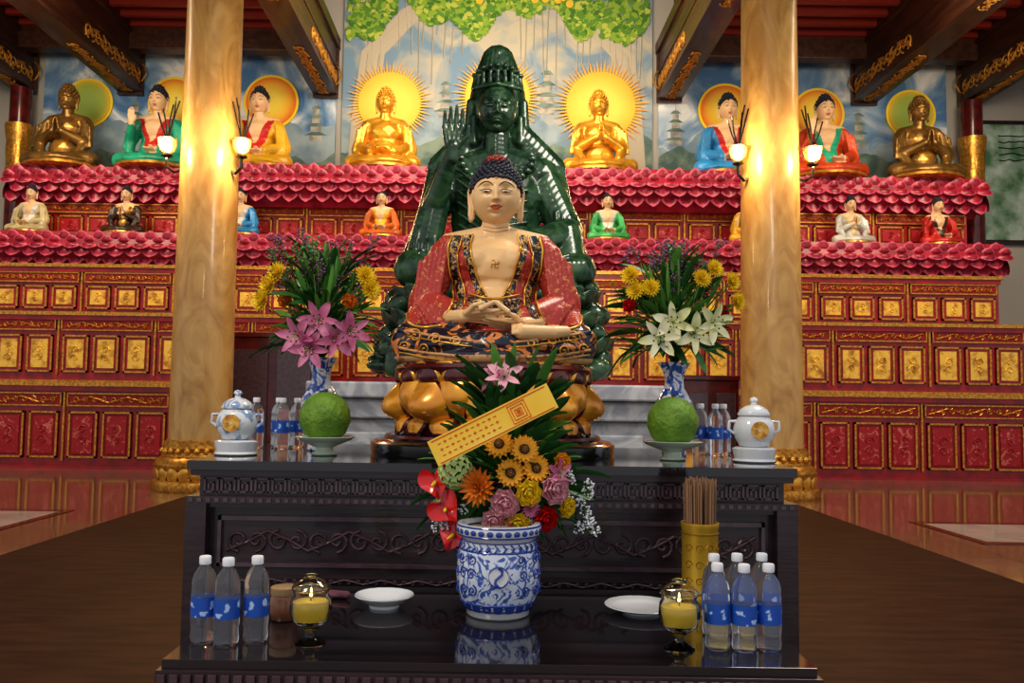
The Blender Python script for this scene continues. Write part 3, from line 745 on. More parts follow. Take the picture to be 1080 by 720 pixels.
P+=[('e',(0,.08,2.70),(.20,.17,.17)),('e',(0,.06,2.86),(.13,.12,.10)),('e',(0,-.02,2.74),(.06,.09,.09)),('e',(0,-.04,2.84),(.035,.05,.045))]
for i in range(9):
    a=-1.2+i*.3; P.append(('c',(.22*math.sin(a),-.18*math.cos(a)+.05,2.54),(.21*math.sin(a),-.15*math.cos(a)+.04,2.64+.06*math.cos(a*1.3)),.026,.014))
    P.append(('e',(.215*math.sin(a),-.19*math.cos(a)+.05,2.66+.05*math.cos(a*1.3)),.024))
for i in range(14):
    a=-1.5+i*3/13; P.append(('c',(.19*math.sin(a),.06-.17*math.cos(a),2.68),(.12*math.sin(a),.06-.12*math.cos(a),2.88),.016,.012))
P.append(('c',(-.2,-.06,2.53),(0,-.18,2.53),.02,.02)); P.append(('c',(.2,-.06,2.53),(0,-.18,2.53),.02,.02))
for i in range(8):
    t=i/7
    x0,z0=-.34+.06*t,1.80-.095*i; x1,z1=.26,1.62-.09*i; xm,zm=-.02,min(z0,z1)-.07
    for (a0,b0,a1,b1,ya,yb) in ((x0,z0,xm,zm,-.19,-.30-.015*i),(xm,zm,x1,z1,-.30-.015*i,-.20)):
        P.append(('c',(a0,ya,b0),(a1,yb,b1),.015,.018))
    P.append(('c',(-.6+.07*i,-.38,1.05-.01*i),(.0+.02*i,-.64+.02*i,.86+.02*i),.018,.018))
    P.append(('c',(.6-.07*i,-.38,1.05-.01*i),(.0+.02*i,-.64+.02*i,.84+.02*i),.018,.018))
for i in range(4):
    P.append(('c',(.50+.05*i,-.16-.01*i,1.45-.05*i),(.54+.05*i,-.30,.98),.016,.018))
    P.append(('c',(-.48-.05*i,-.24,1.42-.05*i),(-.50-.06*i,-.26,.98),.016,.018))
for i in range(7): P.append(('c',(-.30+.1*i,-.28,.62),(-.34+.113*i,-.62,.80),.02,.03))
me=blob(P,.011,1); me.materials.append(JADE); mk('robed_body',me,g,sharp=180)
hp=hand((-.355,-.42,1.90),(.02,-.08,1),(0,-1,.1),(1,0,0),.34,.12,.058)+[('c',(-.36,-.40,1.82),(-.355,-.42,1.92),.055,.05)]+hand((.20,-.50,1.12),(-1,-.1,0),(0,0,1),(0,-1,.4),.3)
me=blob(hp,.008,2); me.materials.append(JADE); mk('hands',me,g,sharp=180)
k=.44
me=make_head(5,1.4); kw=dict(parent=g,loc=(0,-.05,2.34),rot=(.10,0,0),sc=(k*.95,k,k),sharp=180)
JD=mat('deep_green_jade',(.004,.014,.006),.3)
face_lines(bvh_of(me)).obj('facial_features',[JADEL,JADEL,JD,JADEL,JD],**kw)
me.materials.append(JADE); mk('face',me,**kw)
q=MB()
for i in range(13):
    a=i*pi/12; q.ell((.3*math.cos(a),-.17-.06*math.sin(a),1.90-.22*math.sin(a)),.028,0,8,6)
for row in range(3):
    for i in range(22):
        q.petal(RZ(2*pi*i/22+row*.14)@T(0,-(.84-.06*row),.22+.19*row)@RX(.55),.30,.26,.07,.06,0)
q.obj('jewelry_and_petals',[JADE],g,solid=.012,sc=(1,.85,1))
# ================================================================== UPPER ALTAR TABLE
g=grp('carved_altar_table',(0,2.9,0)); q=MB(); HW=1.03
zt=1.187
q.box(-HW,HW,0,1.12,zt-.03,zt,2); q.box(-HW+.01,HW-.01,.01,1.11,zt-.05,zt-.03,0)
q.box(-HW+.035,HW-.035,.035,1.08,1.065,zt-.05,0)
q.box(-HW+.0,HW-.0,.0,1.12,1.045,1.068,0); q.box(-HW+.02,HW-.02,.02,1.10,1.03,1.045,0)
q.box(-HW+.05,HW-.05,.05,1.07,.80,1.03,0)
q.box(-HW+.01,HW-.01,.01,1.11,.775,.80,0)
q.box(-HW+.06,HW-.06,.08,1.0,.12,.775,0)
for sx in (-1,1):
    for yy in (.0,1.02):
        q.box(sx*HW-(.07 if sx>0 else 0),sx*HW+(0 if sx>0 else .07),yy,yy+.09,.06,1.045,0)
        q.box(sx*HW-(.09 if sx>0 else .0),sx*HW+(.0 if sx>0 else .09),yy-.01,yy+.10,.03,.12,0)
q.box(-HW+.02,HW-.02,.02,1.1,.12,.18,0)
def fret(x0,x1,y,z0,z1,mi,n):
    w=(x1-x0)/n; h=z1-z0; t=h*.11
    for i in range(n):
        a=x0+i*w
        for (u0,u1,v0,v1) in ((0,.88,.9,1.0),(0,.12,0,1),(0,.6,0,.1),(.5,.62,0,.72),(.24,.62,.62,.72),(.24,.34,.3,.72),(.76,.88,0,1),(.76,1.0,0,.1)):
            q.box(a+u0*w,a+max(u1*w,u0*w+t),y-.008,y,z0+v0*h,z0+max(v1*h,v0*h+t),mi)
fret(-HW+.05,HW-.05,.035,1.078,1.128,1,34)
for i in range(70): q.box(-HW+.01+i*.0293,-HW+.01+i*.0293+.015,-.004,0,1.05,1.063,1)
q.box(-.93,.93,.035,.05,.985,1.0,1);q.box(-.93,.93,.035,.05,.83,.842,1);q.box(-.93,-.918,.035,.05,.83,1.0,1);q.box(.918,.93,.035,.05,.83,1.0,1)
scrolls(q,-.90,.90,.045,.86,.97,.006,1,step=.13,n=14)
scrolls(q,-.92,.92,.008,.776,.80,.003,1,step=.06,n=8)
for i in range(5): q.box(-.92+i*.375,-.92+i*.375+.34,.07,.085,.35,.72,1)
q.obj('table_body',[DWOOD,DWOODL,GLOSS],g,smooth=False,bevel=.003)
# ================================================================== LOWER OFFERING TABLE
g=grp('offering_table',(0,2.05,0)); q=MB(); zl=.788
q.box(-.77,.77,0,.80,zl-.022,zl,2); q.box(-.78,.78,-.012,.81,zl-.06,zl-.022,0); q.box(-.75,.75,.02,.78,zl-.16,zl-.06,0)
for sx in (-1,1):
    for yy in (.0,.70):
        q.box(sx*.76-(.08 if sx>0 else 0),sx*.76+(0 if sx>0 else .08),yy,yy+.08,.03,zl-.06,0)
q.box(-.74,.74,.04,.76,.12,.16,0)
for i in range(52): q.box(-.775+i*.03,-.775+i*.03+.02,-.02,-.012,zl-.055,zl-.03,1)
scrolls(q,-.7,.7,.015,zl-.15,zl-.07,.005,1,step=.1)
q.obj('table_body',[DWOOD,DWOODL,GLOSS],g,smooth=False,bevel=.003)
# ================================================================== HERO BUDDHA
g=grp('painted_buddha_statue',(0,3.48,zt))
q=MB(); q.lathe([(.485,0),(.49,.01),(.49,.045),(.475,.055),(.44,.06),(.43,.075),(.40,.08)],72,0); q.lathe([(.43,.058),(.435,.068),(.43,.078)],72,1); q.obj('round_base',[BLACK,MAROON],g)
q=MB(); q.lathe([(.36,.08),(.37,.11),(.30,.15),(.29,.19),(.33,.25),(.385,.31),(.40,.335),(.39,.35),(.2,.355)],64,0); q.obj('lotus_core',[MAROON],g)
q=MB()
for i in range(9):
    M=RZ(2*pi*(i+.5)/9)@T(0,-.30,.125)@RX(.26); q.petal(M,.22,.235,.080,-.01,0,1,10,12,.6)
for i in range(9):
    M=RZ(2*pi*i/9)@T(0,-.310,.110)@RX(.22); q.petal(M,.225,.195,.115,.035,0,1,14,16,.62)
for i in range(18):
    M=RZ(2*pi*(i+.5)/18)@T(0,-.345,.150)@S(1,1,-1)@RX(.50); q.petal(M,.13,.085,.03,.01,0,1,8,8,.6)
q.obj('lotus_petals_gold',[LGOLD,MAROON],g,solid=.006,sharp=60)
q=MB()
for i in range(18):
    M=RZ(2*pi*i/18)@T(0,-.355,.262)@RX(.38); q.petal(M,.135,.092,.030,.0,0,1,10,8,.6)
for i in range(18):
    M=RZ(2*pi*(i+.5)/18)@T(0,-.340,.280)@RX(.34); q.petal(M,.135,.088,.024,-.005,0,1,10,8,.6)
q.obj('lotus_petals_maroon',[MAROON,GOLDB],g,solid=.004,sharp=60)
zs=.355
P=body_parts('lap')
for s_ in (-1,1):
    for i in range(6):
        P.append(('c',(s_*(.19+.022*i),-.045-.006*i,.51-.02*i),(s_*(.235+.018*i),-.100,.20),.010,.010))
        P.append(('c',(s_*(.31-.028*i),-.10-.02*i,.25-.012*i),(s_*(.23-.02*i),-.178-.015*i,.135),.010,.010))
    for i in range(5):
        P.append(('c',(s_*(.37-.045*i),-.19-.012*i,.13-.004*i),(s_*(.10-.01*i),-.335,.045+.014*i),.010,.010))
    P.append(('c',(s_*.36,-.16,.03),(s_*.05,-.37,.02),.03,.028))
    P.append(('c',(s_*.30,-.06,.20),(s_*.32,-.14,.14),.05,.04))
    P.append(('e',(s_*.080,-.068,.425),(.080,.05,.06)))
P.append(('c',(-.05,-.37,.02),(.05,-.37,.02),.028,.028))
body=blob(P,.0055,2)
def fn(c,n):
    if c.z>.53: return 0
    if c.y<.03 and n.y<.35 and c.z>.25 and abs(c.x)<.035+(c.z-.25)*.38: return 0
    if c.z<.155 and c.y<.1 and not(abs(c.x)<.09 and c.y>-.28): 
        return 3 if c.z<.025 else 2
    if c.y<.0 and c.z<.26 and abs(c.x)<.10 and c.z>.15: return 4
    return 1
region(body,[SKIN,ROBER,CLOUDR,CREAMB,BROC],fn)
mk('robed_body',body,g,loc=(0,0,zs),sharp=180)
bv=bvh_of(body)
q=MB()
for s_ in (-1,1):
    ribbon(q,bv,[(s_*.108,.53),(s_*.118,.48),(s_*.106,.42),(s_*.080,.34),(s_*.045,.26)],.030,.006,0)
    sline(q,bv,[(s_*.092,.53),(s_*.100,.48),(s_*.090,.42),(s_*.065,.34),(s_*.032,.265)],.004,.006,1)
    ribbon(q,bv,[(s_*.155,.525),(s_*.17,.46),(s_*.165,.38),(s_*.14,.30),(s_*.14,.22),(s_*.17,.16)],.042,.007,0)
    sline(q,bv,[(s_*.180,.52),(s_*.194,.46),(s_*.189,.38),(s_*.165,.30),(s_*.165,.22),(s_*.19,.165)],.0045,.007,1)
    sline(q,bv,[(s_*.133,.525),(s_*.146,.46),(s_*.141,.38),(s_*.116,.30),(s_*.116,.22)],.0035,.007,1)
    for (a,b_) in (((.37,.06),(.12,.02)),((.33,.12),(.08,.075))):
        sline(q,bv,[(s_*a[0],a[1]),(s_*(a[0]+b_[0])/2,(a[1]+b_[1])/2-.005),(s_*b_[0],b_[1])],.006,.003,2)
        sline(q,bv,[(s_*a[0],a[1]-.018),(s_*(a[0]+b_[0])/2,(a[1]+b_[1])/2-.023),(s_*b_[0],b_[1]-.018)],.0035,.003,1)
    for cx,cz,r in ((.30,.10,.03),(.22,.085,.026),(.34,.06,.022),(.14,.075,.022),(.26,.05,.02)):
        sline(q,bv,spiral(s_*cx,cz,r,1.4,s_,0,10),.0035,.003,3,n=2)
    sline(q,bv,[(s_*.345,.20),(s_*.33,.155),(s_*.27,.135),(s_*.20,.145)],.006,.002,1)
ribbon(q,bv,[(-.10,.262),(-.05,.245),(0,.24),(.05,.245),(.10,.262)],.028,.008,0)
sline(q,bv,[(-.10,.278),(-.05,.262),(0,.257),(.05,.262),(.10,.278)],.004,.008,1)
zc=.402; a=.014
for pts in ([(0,zc-a),(0,zc+a)],[(-a,zc),(a,zc)],[(0,zc+a),(-a,zc+a)],[(0,zc-a),(a,zc-a)],[(-a,zc),(-a,zc-a)],[(a,zc),(a,zc+a)]):
    sline(q,bv,pts,.0024,.001,1,n=3)
for z in (.545,.56): sline(q,bv,[(-.05,z+.008),(0,z-.004),(.05,z+.008)],.0015,.0,4)
q.obj('robe_trim',[BROC,GOLDB,CREAMB,mat('robe_cloud_gold',(.72,.36,.07),.35,.3),CREASE],g,loc=(0,0,zs),sharp=180)
hp=hand((.115,-.255,.150),(-1,-.12,.0),(0,0,1),(0,-1,.35),.155,.10)+hand((-.115,-.275,.178),(1,-.12,-.03),(0,0,1),(0,-.9,.55),.155,.10)
hp+=[('c',(.17,-.20,.165),(.115,-.255,.153),.03,.026),('c',(-.17,-.20,.18),(-.115,-.27,.175),.03,.026),
     ('c',(-.05,-.33,.20),(-.005,-.325,.225),.011,.009),('c',(.05,-.33,.19),(.005,-.325,.225),.011,.009)]
me=blob(hp,.0032,2); me.materials.append(SKIN); mk('hands',me,g,loc=(0,0,zs),sharp=180)
fp=[('c',(.10,-.335,.115),(.22,-.29,.118),.030,.026),('c',(.22,-.29,.118),(.27,-.26,.125),.027,.022)]
for i in range(5): fp.append(('c',(.10,-.352+.014*i,.11+.008*i),(.070,-.356+.014*i,.108+.008*i),.010,.008))
me=blob(fp,.004,2); me.materials.append(SKIN); mk('foot',me,g,loc=(0,0,zs),sharp=180)
head(g,(0,-.03,zs+.692),.25,SKIN,HAIR,True,tilt=.05,curlm=HAIRR)
# ================================================================== TABLE OBJECTS
def bottle(x,y,z,s=1):
    g=grp('water_bottle',(x,y,z),(0,0,R.uniform(0,6))); q=MB()
    q.lathe([(.024,0),(.030,.004),(.0315,.015),(.0295,.035),(.0315,.05),(.0315,.125),(.030,.14),(.031,.15),(.026,.17),(.016,.185),(.0125,.19),(.0125,.197)],28,0)
    q.obj('bottle_body',[PLAST],g,sharp=60,sc=(s,s,s))
    q=MB(); q.lathe([(.0322,.066),(.0322,.114)],28,0,cap=False); q.obj('label',[LABEL],g,sc=(s,s,s))
    q=MB(); q.lathe([(.0145,.193),(.015,.196),(.015,.210),(.013,.213)],20,0); q.obj('cap',[CAP],g,sc=(s,s,s))
for x,y in ((-.725,2.20),(-.66,2.18),(-.595,2.21),(.575,2.20),(.64,2.19),(.705,2.20),(.665,2.34),(.735,2.35),(.60,2.33)): bottle(x,y,zl)
for x,y in ((-1.0,3.62),(-.93,3.72),(-.885,3.6),(-.85,3.72),(.875,3.62),(.93,3.58),(.985,3.66),(.91,3.75)): bottle(x,y,zt)
CEL=mat('celadon',(.60,.70,.56),.15,coat=.5)
for x in (-.635,.68):
    g=grp('pomelo_on_dish',(x,3.24,zt)); q=MB()
    q.lathe([(.045,0),(.05,.005),(.035,.015),(.032,.03),(.06,.042),(.10,.058),(.113,.07),(.108,.072),(.06,.052),(.0,.048)],40,0); q.obj('pedestal_dish',[CEL],g,sharp=60)
    q=MB(); q.lathe([(0,0),(.045,.004),(.078,.03),(.096,.075),(.094,.115),(.075,.155),(.045,.178),(.018,.186),(.0,.182)],40,0); q.tube([(0,0,.18),(.004,0,.197)],.006,6,1); q.obj('fruit',[GREENF,BRN],g,loc=(0,0,.052),sharp=180)
MED=mat('medallion',(.75,.45,.08),.3,0,(.45,.18,.03),60)
for x,mm in ((-.955,PORCL),(.975,PORC)):
    g=grp('lidded_porcelain_jar',(x,3.2,zt)); q=MB()
    q.lathe([(.072,0),(.078,.006),(.07,.014),(.074,.03),(.078,.05),(.066,.056)],40,2,flute=.04,nf=16)
    q.lathe([(.045,.056),(.055,.062),(.070,.09),(.076,.12),(.070,.15),(.055,.168),(.05,.172)],40,0)
    q.lathe([(.058,.172),(.06,.178),(.05,.195),(.03,.208),(.012,.213),(.010,.22),(.016,.228),(.012,.238),(0,.242)],32,0)
    q.lathe([(.032,0),(.032,.004)],28,1,M=T(0,-.0735,.12)@RX(pi/2)@T(0,0,-.002)); 
    for s_ in (-1,1): q.tube([(s_*.068,0,.15),(s_*.092,0,.15),(s_*.095,0,.12),(s_*.074,0,.105)],.006,8,0)
    q.obj('jar',[mm,MED,PORC],g,sharp=50)
def vase(x,y):
    g=grp('flower_vase_arrangement',(x,y,zt)); q=MB()
    q.lathe([(.045,0),(.05,.008),(.045,.03),(.05,.06),(.072,.12),(.080,.17),(.074,.215),(.055,.25),(.040,.275),(.037,.31),(.045,.345),(.062,.375),(.064,.38),(.058,.376),(.03,.33)],40,0,flute=.03,nf=12)
    q.obj('vase',[PORCB],g,sharp=60); return g
for side,(x,y) in ((-1,(-.71,3.52)),(1,(.745,3.52))):
    g=vase(x,y); B=Bouq(); mouth=V((0,0,.37))
    Ls=[f_leaf(LEAF,.13,.032,-.3),f_leaf(LEAFD,.16,.04,-.5),f_leaf(LEAF,.12,.024,.1),f_leaf(LEAFD,.10,.02,-.2)]
    for i in range(340):
        a=R.uniform(0,6.28); el=R.uniform(-.35,1.45); d=V((math.cos(a)*math.cos(el),math.sin(a)*math.cos(el)*.8,math.sin(el)))
        rr=R.uniform(.02,.17); p=V((0,0,.5))+V((d.x*rr*1.05,d.y*rr,d.z*rr*1.7)); B.leaf(Ls[i%4],p,d+V((0,0,R.uniform(-.2,.5))),R.uniform(.6,1.0))
    fills=[f_fill(PURP),f_fill(PURP),f_fill(LEAF)]
    for i in range(42):
        a=R.uniform(0,6.28); q_=R.uniform(0,.17); p=V((q_*math.cos(a),q_*math.sin(a),.68+R.uniform(-.10,.1))); B.put(fills[i%3],p,V((p.x,p.y-.02,.35)))
        B.stem(mouth,p)
    lf=f_leaf(LEAF,.16,.018,.1)
    for i in range(18):
        a=R.uniform(0,6.28); q_=R.uniform(0,.2); p=V((q_*math.cos(a),q_*math.sin(a)*.7,.70-q_*.6)); B.leaf(lf,p,V((p.x*2,p.y*2,.5)))
    def F(fl,x_,z_,y_=-.14,d=None,sc=1):
        p=V((x_,y_,z_)); d=d or V((x_*1.6,-.45,(z_-.55)*.8)); B.put(fl,p,d,sc=sc); B.stem(mouth,p)
    if side<0:
        L_=f_lily(PNK,.078); M_=f_mum(YEL,.050)
        for x_,z_ in ((-.06,.46),(.02,.52),(.09,.45),(-.01,.41),(.14,.48)): F(L_,x_,z_,-.17)
        for x_,z_ in ((-.19,.66),(-.16,.71),(-.215,.60),(.19,.70),(.21,.65)): F(M_,x_,z_,-.13)
        for x_,z_ in ((-.12,.60),(.13,.60)): F(f_rose(ORG,.03),x_,z_,-.14)
    else:
        L_=f_lily(WHT,.080); M_=f_mum(YEL,.044)
        for x_,z_ in ((-.04,.53),(.04,.49),(-.09,.47),(.11,.53)): F(L_,x_,z_,-.17)
        for x_,z_ in ((-.18,.66),(-.12,.67),(-.20,.72),(.08,.71),(.13,.75),(.20,.70),(.22,.62)): F(M_,x_,z_,-.13)
        for x_,z_ in ((-.20,.60),(.16,.58)): F(f_rose(REDF,.028),x_,z_,-.12)
    B.done('flowers_and_leaves',g)
g=grp('flower_bouquet_basket',(.055,2.745,zl)); q=MB()
q.lathe([(.06,0),(.065,.01),(.05,.03),(.045,.10),(.07,.18),(.08,.2),(.075,.2),(.04,.12)],32,0); q.obj('basket',[mat('wicker',(.25,.14,.06),.7,0,(.4,.25,.12),60,bump=.5)],g)
B=Bouq(); c0=V((0,0,.19))
LA,LB=f_leaf(LEAF,.12,.034,-.3),f_leaf(LEAFD,.14,.04,-.3)
for i in range(220):
    a=R.uniform(0,6.28); el=R.uniform(-.6,1.4); d=V((math.cos(a)*math.cos(el),-abs(math.sin(a)*math.cos(el))*.5,math.sin(el)))
    rr=R.uniform(.05,.20); p=V((0,-.05,.35))+V((d.x*rr,d.y*rr*.5,d.z*rr*.9)); B.leaf(R.choice([LA,LB]),p,d,R.uniform(.6,1.0))
def F(fl,x_,z_,y_=-.10,d=None,sc=1,roll=None):
    y_-=.05
    p=V((x_,y_,z_)); d=d or V((x_*2.0,-.45,(z_-.34)*1.2)); B.put(fl,p,d,sc=sc,roll=roll); B.stem(c0,p)
F(f_hyd(LIME,.050),-.165,.40); F(f_mum(ORG,.062),-.095,.36,-.14)
for x_,z_ in ((-.035,.485),(0.0,.40),(.075,.415),(.04,.47)): F(f_sun(YELO,.043),x_,z_,-.12)
F(f_rose(PNKL,.042),-.015,.315,-.15);F(f_rose(YEL,.038),.050,.345,-.15);F(f_rose(YEL,.036),.02,.255,-.14);F(f_rose(PNKL,.035),-.045,.265,-.14)
F(f_rose(PNKL,.045),.125,.355,-.12);F(f_lily(PNK,.045),.14,.40,-.12);F(f_rose(REDF,.038),.10,.27,-.13);F(f_rose(YEL,.03),.165,.30,-.1);F(f_mum(PNK,.03),.06,.30,-.15);F(f_rose(YELO,.03),.15,.43,-.1)
for x_,z_,r_ in ((-.225,.37,.3),(-.165,.215,-.3),(-.195,.29,.8)):
    F(f_anth(REDF,.056),x_,z_,-.10,V((-.25,-1,.25)),roll=r_+pi)
bb=f_fill(CAP,.06)
for i in range(13):
    p=V((R.uniform(.13,.23),-.10,R.uniform(.22,.38))); B.put(bb,p,V((1,-.5,.2)),sc=.8)
for i in range(9):
    p=V((R.uniform(-.2,0),-.12,R.uniform(.2,.3))); B.put(bb,p,V((-.7,-.5,-.2)),sc=.7)
for i in range(46):
    x_=R.uniform(-.12,.14); B.leaf(R.choice([LA,LB]),V((x_*.7,-.03,R.uniform(.48,.64))),V((x_*3.5,-.25,R.uniform(.2,1))),R.uniform(.9,1.3))
F(f_lily(PNKL,.060),-.02,.685,-.03,V((-.1,-.8,.5)));F(f_lily(PNK,.05),-.055,.68,-.02,V((-.6,-.6,.5)))
for dx in (-.03,.0,.04,.08): B.leaf(f_leaf(LEAF,.18,.04,-.15),V((dx,-.02,.62)),V((dx*4,-.1,1)))
B.stem(c0,V((0,0,.64)),.006)
B.done('flowers_and_leaves',g)
q=MB(); q.box(-.195,.195,-.003,.003,-.040,.040,0)
for a,b_,c_,d_ in ((-.185,.185,.033,.035),(-.185,.185,-.035,-.033)): q.box(a,b_,-.005,0,c_,d_,1)
fx=.085
for k,(w_) in enumerate((.028,.020,.011)):
    q.box(fx-w_,fx+w_,-.005,0,w_-.002,w_,1);q.box(fx-w_,fx+w_,-.005,0,-w_,-w_+.002,1);q.box(fx-w_,fx-w_+.002,-.005,0,-w_,w_,1);q.box(fx+w_-.002,fx+w_,-.005,0,-w_,w_,1)
q.box(fx-.006,fx+.006,-.0045,0,-.006,.006,1)
for k in range(3):      # printed lines of small strokes
    for i in range(11):
        x_=-.17+i*.018; z_=-.018+k*.018; q.box(x_,x_+.010,-.0045,0,z_,z_+.0022,1)
        if (i+k)%2: q.box(x_+.004,x_+.006,-.0045,0,z_-.004,z_+.006,1)
q.obj('yellow_greeting_card',[YCARD,REDINK],g,loc=(-.055,-.235,.545),rot=(math.radians(-8),math.radians(-27),0),smooth=False)
# censer
g=grp('incense_burner_pot',(0.022,2.52,zl)); q=MB()
q.lathe([(.085,0),(.092,.006),(.092,.02),(.105,.035),(.118,.07)],56,0)
q.lathe([(.105,.035),(.1185,.07),(.1225,.12),(.1185,.17),(.109,.205)],56,3,cap=False)
q.lathe([(.108,.205),(.104,.215),(.112,.225),(.122,.235),(.124,.255),(.12,.262),(.108,.262),(.10,.25)],56,0,cap=False)
q.lathe([(.101,.245),(.0,.252)],40,1)
for z,r in ((.026,.097),(.214,.103),(.045,.110),(.232,.119),(.258,.1225),(.190,.1125)): q.lathe([(r+.001,z-.003),(r+.003,z),(r+.001,z+.003)],56,2,cap=False)
for i in range(30):
    a=2*pi*i/30; q.petal(RZ(a)@T(0,-.1225,.236),.020,.018,.003,0,2,nu=3,nv=4)
    q.tube([(p0*math.cos(a+t_),p0*math.sin(a+t_),z_) for p0,t_,z_ in ((.1155,0,.193),(.1125,.1,.203),(.110,.0,.212))],.0022,4,2)
for i in range(20):
    a=2*pi*i/20; q.petal(RZ(a)@T(0,-.099,.022)@RX(.35),.028,.035,.003,0,2,nu=3,nv=4)
def oncyl(px,pz,r=.1225): 
    a=px/r; return (r*math.sin(a),-r*math.cos(a),pz)
q.lathe([(.030,0),(.030,.003)],28,0,M=T(0,-.1215,.128)@RX(pi/2))
q.tube([oncyl(.028*math.cos(t*pi/12),.128+.028*math.sin(t*pi/12),.1255) for t in range(25)],.0025,5,2)
q.tube([oncyl(p[0],p[1]-.007,.1255) for p in [(0,.161),(.010,.152),(.008,.142),(0,.135),(-.008,.128),(-.010,.118),(0,.109)]],.004,5,2)
for cx in (-.16,-.12,-.075,.075,.12,.16):
    for cz in (.085,.13,.17):
        q.tube([oncyl(px,pz,.1215 if cz<.165 else .119) for px,pz in spiral(cx+R.uniform(-.01,.01),cz,.017,1.5,R.choice([-1,1]),R.uniform(0,6))],.0026,4,2)
q.obj('porcelain_pot',[PORC,mat('ash',(.28,.24,.2),.9),BLUE,PORCP],g,sharp=50)
q=MB()
for i in range(10): 
    x_=R.uniform(-.05,.05); y_=R.uniform(-.05,.05); q.tube([(x_,y_,.24),(x_*1.1,y_*1.1,.24+R.uniform(.02,.04))],.0013,4,0)
q.tube([(0.01,0,.24),(.012,0,.31)],.0013,4,0); q.obj('incense_stubs',[mat('incense_red',(.35,.05,.04),.7)],g)
g=grp('incense_stick_holder',(.652,2.70,zl)); q=MB(); q.lathe([(.052,0),(.058,.01),(.056,.02),(.056,.225),(.059,.232),(.059,.245),(.052,.245),(.052,.1)],40,0)
for z in (.03,.21): q.lathe([(.0575,z),(.059,z+.004),(.0575,z+.008)],40,1,cap=False)
for cz in (.07,.12,.17):
    for cx in (-.05,-.015,.02,.055): q.tube([oncyl(px,pz,.0565) for px,pz in spiral(cx,cz,.014,1.4,1 if cx<0 else -1)],.0018,4,1)
q.obj('brass_cylinder',[mat('brass_yellow',(.65,.40,.04),.3,.5),mat('brass_relief',(.35,.2,.02),.4,.5)],g,sharp=50)
q=MB()
for i in range(110):
    a=R.uniform(0,6.28); r_=.045*math.sqrt(R.random()); q.tube([(r_*math.cos(a),r_*math.sin(a),.05),(r_*1.15*math.cos(a),r_*1.15*math.sin(a),.36+R.uniform(0,.025))],.0018,4,0)
q.obj('incense_sticks',[STICK],g)
FLM=mat('flame',(1,.7,.3),.5,emis=(1,.6,.2),es=12)
for x in (-.452,.476):
    g=grp('glass_oil_lamp',(x,2.19,zl)); q=MB()
    q.lathe([(.036,0),(.038,.004),(.026,.012),(.012,.022),(.011,.032),(.022,.042),(.042,.058),(.050,.085),(.048,.11),(.040,.125),(.044,.135),(.041,.135),(.037,.124),(.045,.108),(.046,.086),(.038,.062),(.0,.050)],36,0,flute=.05,nf=18)
    q.obj('goblet',[GLASSY],g,sharp=50)
    q=MB(); q.lathe([(0,.0505),(.038,.062),(.0455,.086),(.0448,.106),(0,.106)],28,0); q.obj('oil',[OIL],g)
    q=MB(); q.lathe([(.044,.136),(.047,.14),(.035,.155),(.018,.165),(.018,.172)],28,0,flute=.04,nf=14,cap=False); q.obj('glass_collar',[GLASSY],g,solid=.002)
    q=MB(); q.tube([(0,0,.106),(0,0,.118)],.0015,5,0); q.obj('wick',[BRN],g)
    q=MB(); q.lathe([(0,.116),(.004,.121),(.003,.129),(0,.141)],10,0); q.obj('flame',[FLM],g)
def dish(name,x,y,r,h):
    g=grp(name,(x,y,zl)); q=MB(); q.lathe([(r*.5,0),(r*.52,.004),(r*.5,.008),(r*.8,h*.6),(r,h),(r*.97,h+.002),(r*.75,h*.7),(r*.45,.012),(0,.011)],44,0); q.lathe([(r*.985,h+.0025),(r*.96,h+.0015)],44,1,cap=False)
    q.obj('dish',[PORC,PORCL],g,sharp=60)
dish('white_bowl',-.315,2.58,.088,.036); dish('white_plate',.445,2.56,.108,.022)
g=grp('brown_glass_jar',(-.575,2.42,zl)); q=MB(); q.lathe([(.03,0),(.036,.005),(.038,.03),(.038,.06),(.034,.07)],28,0); q.lathe([(.036,.07),(.037,.073),(.037,.09),(.034,.092)],28,1); q.obj('jar',[mat('brown_ceramic',(.20,.08,.04),.25,coat=.4),mat('tan_lid',(.38,.25,.13),.4)],g,sharp=50)
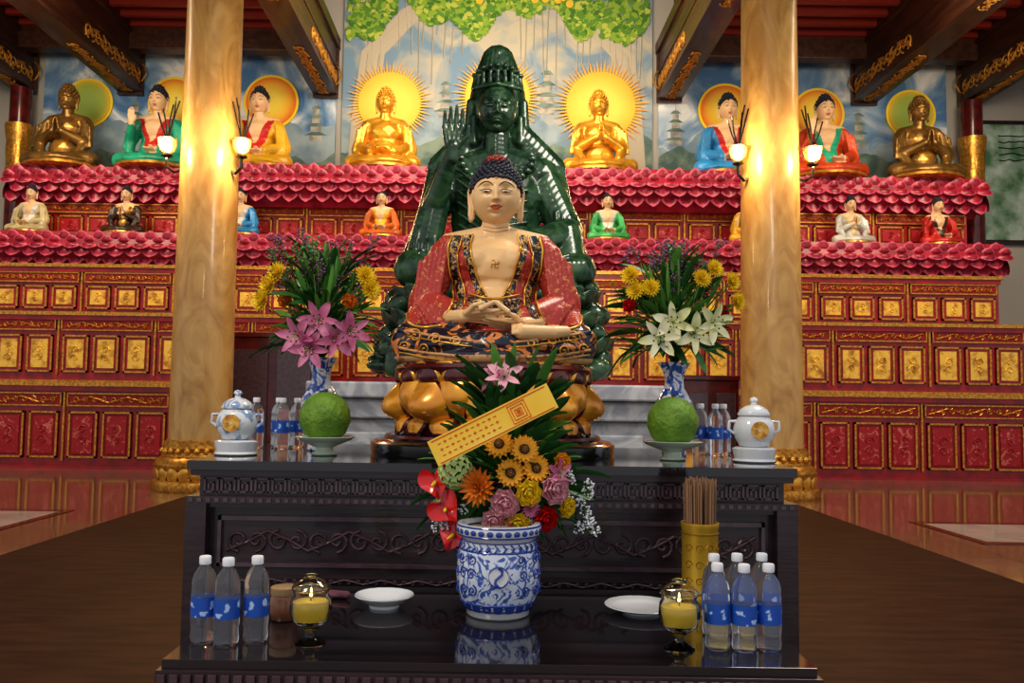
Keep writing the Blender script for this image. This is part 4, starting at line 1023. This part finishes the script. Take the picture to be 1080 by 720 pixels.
P=[('c',(-.06,0,.012),(.05,.01,.012),.012,.010),('c',(-.04,.02,.015),(.06,-.015,.014),.011,.012),('e',(0,0,.01),(.05,.025,.012))]
me=blob(P,.003,1); me.materials.append(mat('mauve_cloth',(.14,.05,.07),.8,bump=.4,bscale=40)); mk('folded_cloth',me,None,loc=(-.50,2.68,zl))
# ================================================================== LIGHT
W=bpy.data.worlds.new('World'); bpy.context.scene.world=W; W.use_nodes=True
bg=W.node_tree.nodes['Background']; bg.inputs[0].default_value=(.92,.94,1.0,1); bg.inputs[1].default_value=.54
def area(name,loc,tgt,size,e,col,sy=None):
    l=bpy.data.lights.new(name,'AREA'); l.energy=e; l.color=col; l.size=size
    if sy: l.shape='RECTANGLE'; l.size_y=sy
    o=bpy.data.objects.new(name,l); bpy.context.scene.collection.objects.link(o); o.location=loc
    o.rotation_euler=(V(tgt)-V(loc)).to_track_quat('-Z','Y').to_euler()
area('fill_light_mural',(0,14.5,9.0),(0,19,6.4),6,370,(1,.84,.62),2)  # unseen fill light, added to brighten the mural and upper statues
area('fill_light_side',(-8.5,13.5,8.8),(-8,18.5,4.8),3,360,(1,.83,.60))  # added fill for the left shelf, no fixture in the hall
area('fill_light_side',(8.5,13.5,8.8),(8,18.5,4.8),3,360,(1,.83,.60))  # matching added fill for the right shelf, no fixture either
area('fill_light_front',(-1.9,.9,4.6),(0,3.6,1.7),.9,58,(1,.86,.68))  # overhead fill added to light the front Buddha, not a real lamp
area('fill_light_mid',(2.5,4.6,5.8),(0,7.2,3.2),1.8,190,(1,.9,.78))  # unseen area fill added to lift the jade statue
# ================================================================== CAMERA
cd=bpy.data.cameras.new('camera'); cd.sensor_width=36; cd.lens=30; cd.shift_x=.0176; cd.clip_end=200
co=bpy.data.objects.new('camera',cd); bpy.context.scene.collection.objects.link(co)
co.matrix_world=T(0,0,1.41)@RX(math.radians(90+3.81))@RZ(math.radians(.8))
bpy.context.scene.camera=co
bpy.context.scene.view_settings.view_transform='Standard'
try: bpy.context.scene.view_settings.look='Medium High Contrast'
except Exception: bpy.context.scene.view_settings.look='None'
bpy.context.scene.view_settings.exposure=.22
